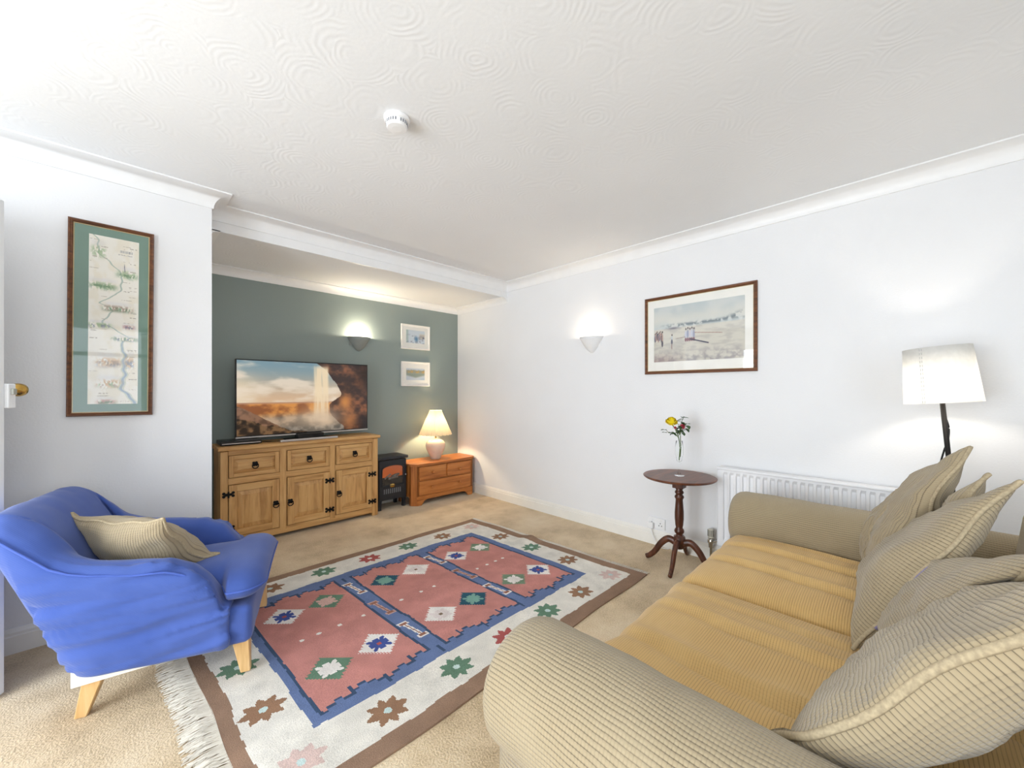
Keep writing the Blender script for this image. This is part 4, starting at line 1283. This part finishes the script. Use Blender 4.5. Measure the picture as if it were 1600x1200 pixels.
# local x = forward, local y = towards the far arm
ac = thing('armchair', 'low armchair in a creased bright blue slipcover with short wooden legs', 'armchair', (.2135, 2.398, 0), math.atan2(-.321, .947))
def plan_path():
    pts = []
    R = .105; xb, yb, xf = -.272, .335, .20
    for i in range(15): pts.append((xf - (xf - (xb + R)) * i / 14, -yb))
    for i in range(1, 9):
        t = math.pi / 2 * i / 8
        pts.append((xb + R - R * math.sin(t), -yb + R - R * math.cos(t)))
    n = 14
    for i in range(1, n + 1): pts.append((xb, -yb + R + (2 * yb - 2 * R) * i / n))
    full = pts + [(x, -y) for x, y in pts[:-1][::-1] if True]
    # mirror second half properly
    half = pts[:15 + 8]
    mid = [(xb, -yb + R + (2 * yb - 2 * R) * i / n) for i in range(1, n)]
    return half + mid + [(x, -y) for x, y in half[::-1]]
PP = plan_path()
def arm_top(x):
    return float(np.interp(x, [-.31, -.24, -.12, .02, .10, .16, .20], [.60, .575, .560, .545, .505, .43, .335]))
bm = bmesh.new()
uvl = bm.loops.layers.uv.new('UVMap')
rings = []
run = 0
for i, (x, y) in enumerate(PP):
    q0, q1 = Vector(PP[max(i - 1, 0)]), Vector(PP[min(i + 1, len(PP) - 1)])
    dd = (q1 - q0).normalized(); nrm = Vector((dd.y, -dd.x))
    if nrm.dot(Vector((x + .02, y))) < 0: nrm = -nrm
    if i: run += (Vector((x, y)) - Vector(PP[i - 1])).length
    back = max(0, min(1, (-.10 - x) / .21)); back = back * back * (3 - 2 * back)
    isback = max(0, -nrm.x)
    yy = abs(y) / .335
    top = arm_top(x) * (1 - back) + back * (.60 + (.805 - .60) * min(1, max(0, (1.02 - yy) / .14)) ** .7 - .035 * max(0, yy - .3) ** 2)
    th = .105 + .035 * isback
    zb_ = .165 - .02 * (x + .3) / .5
    sec = [(-.01, 0), (.004, .03), (.010, .12), (.012, .25), (.012, .38), (.012, .5), (.010, .62), (.008, .72), (.006, .82), (.0, .90), (-.16, .965), (-.36, .995), (-.55, 1.0), (-.76, .98), (-.92, .94), (-1.0, .86), (-1.02, .72), (-1.0, .55), (-.98, .40)]
    ring = []
    for k, (o_, f) in enumerate(sec):
        off = o_ if k < 9 else o_ * th
        z = zb_ + f * (top - zb_)
        px, py = x + nrm.x * off, y + nrm.y * off
        # raked, slightly barrelled back
        rk = .50 * max(0, z - .16) * back
        px -= rk
        if k < 9 and k > 0:
            s = run * 3.2
            wr = 0
            px += nrm.x * wr; py += nrm.y * wr
        if 9 <= k <= 14:
            wr = .006 * noise.noise(Vector((run * 16, k * .4, 5)))
            z += wr
        if k >= 9 and isback > .5:
            px += .012 * math.sin(max(0, min(1, (z - .3) / .5)) * math.pi)
        ring.append(bm.verts.new((px, py, z)))
    rings.append(ring)
for A, C in zip(rings[:-1], rings[1:]):
    for k in range(len(A) - 1):
        bm.faces.new((A[k], A[k + 1], C[k + 1], C[k]))
for end in (rings[0], rings[-1]):
    # rounded arm front
    c = sum((v.co for v in end), Vector()) / len(end)
    pul = []
    mid = [bm.verts.new(Vector((v.co.x + .022, c.y + (v.co.y - c.y) * .72, c.z + (v.co.z - c.z) * .86))) for v in end]
    for k in range(len(end) - 1): bm.faces.new((end[k], end[k + 1], mid[k + 1], mid[k]))
    bm.faces.new((end[-1], end[0], mid[0], mid[-1]))
    bm.faces.new(mid)
seams = [[r[9].co.copy() + Vector((0, -.008 if r[9].co.y < 0 else .008, .006)) for r in rg_] for rg_ in (rings[1:21], rings[::-1][1:21])]
bmesh.ops.recalc_face_normals(bm, faces=bm.faces)
for _ in range(2):
    bmesh.ops.subdivide_edges(bm, edges=list(bm.edges), cuts=1, use_grid_fill=True, smooth=.6)
bm.normal_update()
def fold(v):
    # long slack creases dragging from the rear corner towards the arm front
    p = v.co
    a = .55 * (p.x + .3)
    q = p.z - .16 * a - .10 * a * a
    f = noise.noise(Vector((p.x * 1.6, q * 15 + p.y * 2, 3))) + .55 * noise.noise(Vector((p.x * 3.2 + 4, q * 34, 9 + p.y * 2)))
    f = 1 - abs(f) * 2.2
    m = max(0, min(1, (.62 - p.z) / .12)) * max(0, min(1, (p.z - .15) / .03))
    return f * m
for v in bm.verts:
    out = v.normal
    if abs(v.co.y) > .30 and abs(out.y) > .5:
        v.co += out * .017 * fold(v)
    else:
        v.co += out * .004 * noise.noise(v.co * 11)
shell = part('slipcover', bm, M_BLUE, ac, True)
for sm in seams:
    part('seam', T(sm, .0045, n=6), M_BLUEP, shell, True)
bm = bmesh.new()
rbox(bm, .115, 0, .225, .37, .655, .16, .03, (6, 10, 3), disp=lambda P: P + Vector((.006 * noise.noise(P * 9), 0, 0)))
part('front_rail', bm, M_BLUE, ac, True)
bm = bmesh.new()
rbox(bm, -.10, 0, .24, .32, .56, .14, .02, (4, 4, 2))
part('seat_deck', bm, M_BLUE, ac, True)
bm = bmesh.new(); prism(bm, [(-.262, .130), (.02, .152), (.02, .19), (-.262, .19)], 'y', -.322, .322)
part('lining', bm, M_LINING, ac)
# T-shaped seat cushion
def rounded_outline(pts, rads, n=7):
    out = []
    m = len(pts)
    for i in range(m):
        p = Vector(pts[i]); a_ = (Vector(pts[i - 1]) - p).normalized(); b_ = (Vector(pts[(i + 1) % m]) - p).normalized()
        r = rads[i]
        p0, p1 = p + a_ * r, p + b_ * r
        for k in range(n + 1):
            t = k / n
            out.append(p0 * (1 - t) ** 2 + p * 2 * t * (1 - t) + p1 * t * t)
    return out
ol = rounded_outline([(-.24, -.23), (.195, -.23), (.195, -.325), (.345, -.325), (.345, .325), (.195, .325), (.195, .23), (-.24, .23)], [.05, .02, .04, .09, .09, .04, .02, .05])
def inset(ol, d):
    n = len(ol); res = []
    for i in range(n):
        t = (ol[(i + 1) % n] - ol[i - 1])
        t = t.normalized() if t.length > 1e-9 else Vector((1, 0))
        res.append(ol[i] + Vector((-t.y, t.x)) * d)
    return res
def puffy(ol, levels, mat, par, name):
    bm = bmesh.new(); rg = []
    for d_, z in levels:
        rg.append([bm.verts.new((p.x, p.y, z + .004 * noise.noise(Vector((p.x * 9, p.y * 9, z * 5))))) for p in inset(ol, d_)])
    for A, C in zip(rg[:-1], rg[1:]):
        for i in range(len(A)): bm.faces.new((A[i], A[(i + 1) % len(A)], C[(i + 1) % len(A)], C[i]))
    bm.faces.new(rg[0][::-1]); bm.faces.new(rg[-1])
    bmesh.ops.recalc_face_normals(bm, faces=bm.faces)
    return part(name, bm, mat, par, True)
def t_half(e):
    w = .232 + .095 * float(smooth(.175, .215, e))
    if e > .25: w *= math.sqrt(max(0, 1 - ((e - .25) / .0999) ** 2)) * .30 + .70
    return w
bm = bmesh.new()
es = list(np.linspace(-.24, .16, 14)) + list(np.linspace(.17, .22, 8)) + list(np.linspace(.235, .33, 9)) + [.339, .345, .3485]
ss = [math.sin(math.pi / 2 * k) for k in np.linspace(-1, 1, 29)]
tops, bots = [], []
for e in es:
    hw_ = t_half(e); rt, rb = [], []
    fe = max(0, 1 - (max(0, e - .26) / .0895) ** 2) ** .5 * max(0, 1 - (max(0, -.17 - e) / .08) ** 4)
    for q in ss:
        th = .068 * max(0, 1 - abs(q) ** 5) ** .5 * fe
        zz = .352 + .022 * float(smooth(-.24, .1, e)) + .010 * (1 - q * q) + .003 * noise.noise(Vector((e * 12, q * 4, 1)))
        rt.append(bm.verts.new((e, q * hw_, zz + th))); rb.append(bm.verts.new((e, q * hw_, zz - th)))
    tops.append(rt); bots.append(rb)
for G in (tops, bots):
    for A, C in zip(G[:-1], G[1:]):
        for k in range(len(A) - 1): bm.faces.new((A[k], A[k + 1], C[k + 1], C[k]))
edge = [Vector((t[0].co + b[0].co) / 2) for t, b in zip(tops, bots)] + [Vector((t.co + b.co) / 2) for t, b in zip(tops[-1], bots[-1])] + [Vector((t[-1].co + b[-1].co) / 2) for t, b in zip(tops[::-1], bots[::-1])]
bmesh.ops.remove_doubles(bm, verts=bm.verts, dist=.0005)
sc = part('seat_cushion', bm, M_BLUE, ac, True)
part('piping', T(edge, .0042, n=6), M_BLUEP, sc, True)
for lx, ly, dx, z0 in ((.255, -.285, .02, .0115), (.255, .285, .02, .0115), (-.200, -.285, -.045, .0), (-.200, .285, -.045, .0)):
    bm = bmesh.new()
    tp = .150
    a_ = [(lx - .030, ly - .030), (lx + .034, ly - .030), (lx + .034, ly + .030), (lx - .030, ly + .030)]
    b_ = [(lx + dx - .018, ly - .017), (lx + dx + .018, ly - .017), (lx + dx + .018, ly + .017), (lx + dx - .018, ly + .017)]
    va_ = [bm.verts.new((*p, .175)) for p in a_]; vb_ = [bm.verts.new((*p, z0)) for p in b_]
    bm.faces.new(va_); bm.faces.new(vb_[::-1])
    for i in range(4): bm.faces.new((va_[i], va_[(i + 1) % 4], vb_[(i + 1) % 4], vb_[i]))
    bmesh.ops.recalc_face_normals(bm, faces=bm.faces)
    bmesh.ops.bevel(bm, geom=list(bm.edges), offset=.003, segments=1, affect='EDGES')
    part('leg', bm, M_BEECH, ac)

# ================================================================== UPHOLSTERY FABRICS
M_SEAT = cord('fabric_gold', (216, 179, 118), (168, 133, 82), .0075, .0060, .5, (222, 187, 128), sheen=.2, bump_s=.45)
M_FAB = cord('fabric_waffle', (168, 152, 123), (108, 95, 75), .0100, .0074, .5, (174, 159, 131), sheen=.25, bump_s=.8)
M_PIPE = plain('fabric_piping', (172, 156, 127), .9, noise_amt=.2, noise_scale=160)
M_ZIP = plain('zip_lilac', (132, 124, 158), .6)

# ================================================================== SOFA
sf = thing('sofa', 'deep ribbed beige fabric sofa with rolled arms and loose seat cushions', 'sofa', (0, 0, 0))
def new_uv_bm():
    bm = bmesh.new(); return bm, bm.loops.layers.uv.new('UVMap')
AY0, AY1 = -.46, .725
def rolled_arm(xc, mat, outer):
    """outer: -1 when the outside faces -x"""
    bm, uvl = new_uv_bm()
    zc, r = .50, .15
    pan_o, pan_i = outer * .088, -outer * .10
    prof = [(pan_i, .05), (pan_i, .40)]
    a0, a1 = (-42, 222)
    for k in range(27):
        t = math.radians(a0 + (a1 - a0) * k / 26)
        prof.append((-outer * r * math.cos(t), zc + r * math.sin(t)))
    prof += [(pan_o, .39), (pan_o, .25), (pan_o, .05)]
    L_ = [0]
    for p, q in zip(prof[:-1], prof[1:]): L_.append(L_[-1] + math.hypot(q[0] - p[0], q[1] - p[1]))
    ys = [AY0 + (AY1 - .06 - AY0) * i / 26 for i in range(27)] + [AY1 - .06 + .06 * math.sin(t) for t in [math.radians(a) for a in (25, 45, 62, 76, 90)]]
    rings = []
    for y in ys:
        f = max(0, (y - (AY1 - .06)) / .06)
        s = math.sqrt(max(0, 1 - f * f))
        ring = []
        for x, z in prof:
            roll_ = z > .385
            sx = (.60 + .40 * s) if roll_ else (.86 + .14 * s)
            cz = .47
            zz = cz + (z - cz) * (.66 + .34 * s) if roll_ else z
            w = .006 * noise.noise(Vector((x * 6 + xc * 5, y * 5, z * 6))) + .003 * noise.noise(Vector((x * 14, y * 11, z * 14)))
            ring.append(bm.verts.new((xc + x * sx + w, y + (0 if roll_ else -.03 * (1 - s)), zz + w)))
        rings.append(ring)
    for i, (A, C) in enumerate(zip(rings[:-1], rings[1:])):
        for k in range(len(A) - 1):
            f = bm.faces.new((A[k], A[k + 1], C[k + 1], C[k]))
            for lp, uv in zip(f.loops, ((L_[k], ys[i]), (L_[k + 1], ys[i]), (L_[k + 1], ys[i + 1]), (L_[k], ys[i + 1]))): lp[uvl].uv = uv
    f = bm.faces.new(rings[-1]); 
    for lp in f.loops: lp[uvl].uv = (lp.vert.co.x, lp.vert.co.z)
    bm.faces.new(rings[0][::-1])
    return part('arm', bm, mat, sf, True)
rolled_arm(.735, M_FAB, -1)
rolled_arm(2.545, M_FAB, 1)
bm, uvl = new_uv_bm()
rbox(bm, 1.64, .11, .175, 1.64, 1.10, .25, .02, (10, 6, 3), uvl=uvl); part('base', bm, M_FAB, sf, True)
bm, uvl = new_uv_bm()
rbox(bm, 1.64, 0, 0, 1.66, .20, .62, .07, (14, 4, 8), uvl=uvl, mtx=Matrix.Translation((0, -.37, .50)) @ Matrix.Rotation(math.radians(7), 4, 'X'))
part('backrest', bm, M_FAB, sf, True)
for x_, y_ in ((.78, .58), (2.50, .58), (.78, -.38), (2.50, -.38)):
    part('foot', L([(.025, 0), (.03, .05), (0, .05)], c=(x_, y_, 0), n=14), M_MAHZ, sf)
def seat_cushion(x0, x1, mat, seed, folds):
    bm, uvl = new_uv_bm()
    w = x1 - x0; y0, y1 = -.27, .70; d_ = y1 - y0; cx, cy = (x0 + x1) / 2, (y0 + y1) / 2
    def disp(P):
        u, v = P.x / (w / 2), P.y / (d_ / 2)
        z = 0
        if P.z > -.02:
            dome = (1 - u ** 4) * (1 - abs(v) ** 5)
            z = .035 * dome - .02
            for fx, fa, fw in folds:
                xx = P.x + .035 * math.sin(P.y * 4 + seed) + .012 * noise.noise(Vector((P.y * 6, seed, fx * 9)))
                z -= fa * math.exp(-((xx - fx) / fw) ** 2) * (1 - v ** 6)
                z += fa * .7 * math.exp(-((xx - fx - fw * 2.0) / (fw * 1.5)) ** 2) * (1 - v ** 6)
            z += .006 * noise.noise(Vector((P.x * 7, P.y * 4, seed)))
        x = P.x
        y = P.y + (.012 * noise.noise(Vector((P.x * 9, P.z * 9, seed))) if v > .9 else 0)
        return Vector((x, y, P.z + z))
    rbox(bm, cx, cy, .375, w, d_, .155, .055, (34, 22, 3), disp=disp, uvl=uvl)
    # ribs follow the seat from side to side
    for f in bm.faces:
        for lp in f.loops:
            uv = lp[uvl].uv; lp[uvl].uv = (uv[1], uv[0])
    return part('seat_cushion', bm, mat, sf, True)
seat_cushion(.835, 1.700, M_SEAT, 1.3, ((-.10, .018, .018), (.15, .016, .016), (.30, .010, .013), (-.27, .012, .015)))
seat_cushion(1.704, 2.446, M_SEAT, 2.7, ((.10, .017, .016), (-.14, .018, .017), (.26, .009, .013)))

# ================================================================== LOOSE CUSHIONS
from mathutils.bvhtree import BVHTree
PROBE = Vector((.123, .456, .88)).normalized()
def tree_of(objs):
    bpy.context.view_layer.update()
    vs, fs = [], []
    for o in objs:
        b0 = len(vs)
        vs += [o.matrix_world @ v.co for v in o.data.vertices]
        fs += [[b0 + i for i in p.vertices] for p in o.data.polygons]
    return BVHTree.FromPolygons(vs, fs)
def is_inside(tree, p):
    n_, q = 0, p.copy()
    for _ in range(40):
        h = tree.ray_cast(q, PROBE)
        if h[0] is None: break
        n_ += 1; q = h[0] + PROBE * 1e-5
    return n_ % 2 == 1
def yield_to(grid, avoid, side_normal, body=.006):
    """soft contact: grid[j][i] world points are pressed out of each (tree, direction)"""
    n_ = len(grid)
    for _ in range(5):
        for tree, d in avoid:
            d = Vector(d).normalized()
            gap = body if d.dot(side_normal) > 0 else -.0015
            disp = [[0.0] * n_ for _ in range(n_)]
            hit = False
            for j in range(n_):
                for i in range(n_):
                    p = grid[j][i]
                    if is_inside(tree, p):
                        q, tot = p.copy(), 0.0
                        for _k in range(8):
                            h = tree.ray_cast(q, d)
                            if h[0] is None: break
                            tot += h[3] + 1e-5; q = h[0] + d * 1e-5
                            if not is_inside(tree, q + d * 1e-4): break
                        disp[j][i] = max(0.0, tot + gap); hit = True
            if not hit: continue
            soft = disp
            for _k in range(3):
                soft = [[max(disp[j][i], .25 * (soft[max(j - 1, 0)][i] + soft[min(j + 1, n_ - 1)][i] + soft[j][max(i - 1, 0)] + soft[j][min(i + 1, n_ - 1)])) for i in range(n_)] for j in range(n_)]
            for j in range(n_):
                for i in range(n_):
                    grid[j][i] = grid[j][i] + d * soft[j][i]
    return grid

def cushion(label, center, wdir, up, W, Hh, Th, mat, mat_back, pipe_mat, seed, grp, swap=False, slump=0, backf=1.0, avoid=(), body=.006, sag=.01, wrinkle=.012, n=36, name='cushion', zip_=False, piperad=.006, ear=1.0):
    """wdir: width direction, up: height direction; front normal = up x wdir"""
    a_ = Vector(wdir).normalized(); b_ = Vector(up); b_ = (b_ - a_ * b_.dot(a_)).normalized(); c_ = b_.cross(a_).normalized()
    root = thing(name, label, 'cushion', center, group=grp)
    def pos(s, t, side):
        e = ((1 - s ** 2) * (1 - t ** 2))
        th = Th / 2 * (max(0, e) ** .42) * (1 + .12 * math.sin(2.1 * s + seed) + .10 * math.sin(2.7 * t + seed * 2))
        x = W / 2 * s * (1 - .075 * (1 - t * t)) ; y = Hh / 2 * t * (1 - .075 * (1 - s * s))
        y -= slump * (s + 1) * (t + 1) / 4      # far top corner has sunk
        # fuller at the bottom
        th *= 1 - .22 * t
        if side < 0: th *= backf
        rim = 1 - max(abs(s), abs(t))
        wr = wrinkle * noise.noise(Vector((s * 2.2 + seed * 3, t * 2.2, side * 2))) * 1.3 * min(1, rim * 5 + .25)
        k = min(1, (1 - rim)) ** 3
        wr += wrinkle * .55 * noise.noise(Vector((s * 7 * (1 - .5 * abs(t)) + seed, t * 7, side * 3 + 1))) * min(1, rim * 8)
        bend = sag * (-(t ** 2)) * 1.0 + .5 * sag * math.sin(3 * s + seed)
        edgew = .005 * math.sin(9 * s + seed) * (abs(t) ** 4) + .005 * math.sin(8 * t + 2 * seed) * (abs(s) ** 4)
        return a_ * x + b_ * y + c_ * (side * th + wr * (1 if rim > 0 else 0) + bend + edgew)
    gr = [math.sin(math.pi / 2 * (-1 + 2 * i / n)) for i in range(n + 1)]
    C0 = Vector(center)
    grids = {}
    for side in (1, -1):
        g = [[C0 + pos(s, t, side) for s in gr] for t in gr]
        grids[side] = yield_to(g, avoid, c_ * side, body)
    for j in range(n + 1):                      # keep the two panels joined along the seam
        for i in range(n + 1):
            if i in (0, n) or j in (0, n):
                m_ = (grids[1][j][i] + grids[-1][j][i]) / 2
                grids[1][j][i] = m_.copy(); grids[-1][j][i] = m_.copy()
    for side, nm, mt in ((1, 'front_panel', mat), (-1, 'back_panel', mat_back)):
        bm, uvl = new_uv_bm()
        V_ = [[bm.verts.new(p - C0) for p in row] for row in grids[side]]
        for j in range(n):
            for i in range(n):
                q = [(i, j), (i + 1, j), (i + 1, j + 1), (i, j + 1)]
                if side < 0: q = q[::-1]
                f = bm.faces.new([V_[y][x] for x, y in q])
                for lp, (x, y) in zip(f.loops, q): lp[uvl].uv = (gr[y] * Hh / 2 + seed, gr[x] * W / 2) if swap else (gr[x] * W / 2 + seed, gr[y] * Hh / 2)
        part(nm, bm, mt, root, True, recalc=False)
    G = grids[1]
    loop = [G[0][i] - C0 for i in range(n)] + [G[j][n] - C0 for j in range(n)] + [G[n][i] - C0 for i in range(n, 0, -1)] + [G[j][0] - C0 for j in range(n, -1, -1)]
    part('piping', T(loop, piperad, n=7), pipe_mat, root, True)
    if zip_:
        pts = [G[j][0] - C0 - a_ * .004 - c_ * .003 for j in range(n + 1) if -.75 < gr[j] < .15]
        part('zip', T(pts, .0052, n=6), M_ZIP, root, True)
    return root
grp = None
R_ = math.radians
def lean(yaw, tilt, roll=0):
    """front normal turned by yaw from +y towards +x; tilt back; roll about the normal"""
    nh = Vector((math.sin(yaw), math.cos(yaw), 0))
    w = Vector((math.cos(yaw), -math.sin(yaw), 0))    # so that up x w = front
    u = Vector((0, 0, 1)) * math.cos(tilt) - nh * math.sin(tilt)
    n_ = u.cross(w)
    q = Matrix.Rotation(roll, 3, n_)
    return q @ w, q @ u
def place(label, c, yaw, tilt, roll, W, Hh, Th, mat, seed, back=None, pipe=None, **k):
    w, u = lean(R_(yaw), R_(tilt), R_(roll))
    return cushion(label, c, w, u, W, Hh, Th, mat, back or mat, pipe or M_PIPE, seed, grp, **k)
def solid(root):
    return tree_of([o for o in root.children if o.name.split('.')[0] in ('front_panel', 'back_panel')])
UP = (0, 0, 1)
sofa_solid = [(tree_of([o]), UP if o.name.split('.')[0] != 'backrest' else (0, 1, 0)) for o in sf.children if o.name.split('.')[0] in ('arm', 'seat_cushion', 'backrest')]
# the far arm is a wall to lean on, not a ledge
far_solid = [(tree_of([o]), {'arm': (-1, 0, 0), 'seat_cushion': UP, 'backrest': (0, 1, 0)}[o.name.split('.')[0]]) for o in sf.children if o.name.split('.')[0] in ('arm', 'seat_cushion', 'backrest')]
near_solid = [(t, (1, .1, .55) if o.name == 'arm' else d_) for (t, d_), o in zip(sofa_solid, [o for o in sf.children if o.name.split('.')[0] in ('arm', 'seat_cushion', 'backrest')])]
c_near = place('big ribbed cushion with thick piping slumped against the rolled sofa arm', (1.06, -.035, .755), 15, 37, 8, .50, .66, .095, M_FAB, 6.3, backf=2.6, piperad=.007, wrinkle=.012, swap=True, slump=.176, avoid=near_solid, body=.02)
c_zip = place('big waffle cushion with an open lilac zip along its edge', (1.78, -.032, .740), -.7, 28.7, .6, .50, .62, .16, M_FAB, 4.4, zip_=True, swap=True, slump=.219, avoid=sofa_solid)
t_near, t_zip = solid(c_near), solid(c_zip)
c_low = place('tan waffle cushion lying low between the zipped one and the thickly piped one', (1.415, -.077, .735), 3.8, 27, -5.5, .42, .54, .14, M_FAB, 5.9, swap=True, slump=.24, avoid=sofa_solid + [(t_near, (.9, -.3, .1)), (t_zip, (-.5, -.85, 0))])
c_tall = place('tan waffle cushion with the tallest peak, below the floor lamp', (2.165, -.012, .780), -4.8, 18.8, -5.5, .40, .62, .13, M_FAB, 2.2, slump=.229, avoid=far_solid + [(t_zip, (.95, -.3, 0))])
t_tall = solid(c_tall)
c_mid = place('tan waffle cushion squeezed between the tall one and the open zipped one', (1.985, -.055, .750), 1.9, 24.7, -12, .34, .62, .08, M_FAB, 3.7, slump=.238, avoid=far_solid + [(t_zip, (.8, -.35, .3)), (t_tall, (-.3, -.95, 0)), (t_zip, (.3, -.9, 0))])
t_mid = solid(c_mid)
place('tan waffle cushion tucked behind the others against the far sofa arm', (2.315, .075, .655), -8, 16, 0, .20, .42, .08, M_FAB, 1.1, slump=.06, avoid=far_solid + [(t_tall, (.2, 1, 0)), (t_mid, (1, 0, 0))])

# cushion on the armchair
w = Vector((.80, .20, -.12)); u = Vector((-.42, .30, .62))
cushion('tan waffle cushion lying on the blue armchair', (.066, 2.40, .535), (-.62, .75, .0), (-.50, -.30, .68), .43, .40, .21, M_FAB, M_FAB, M_PIPE, 7.7, grp, wrinkle=.008, avoid=[(tree_of([o]), (.25, -.05, 1)) for o in ac.children if o.name.split('.')[0] in ('slipcover', 'seat_cushion')])
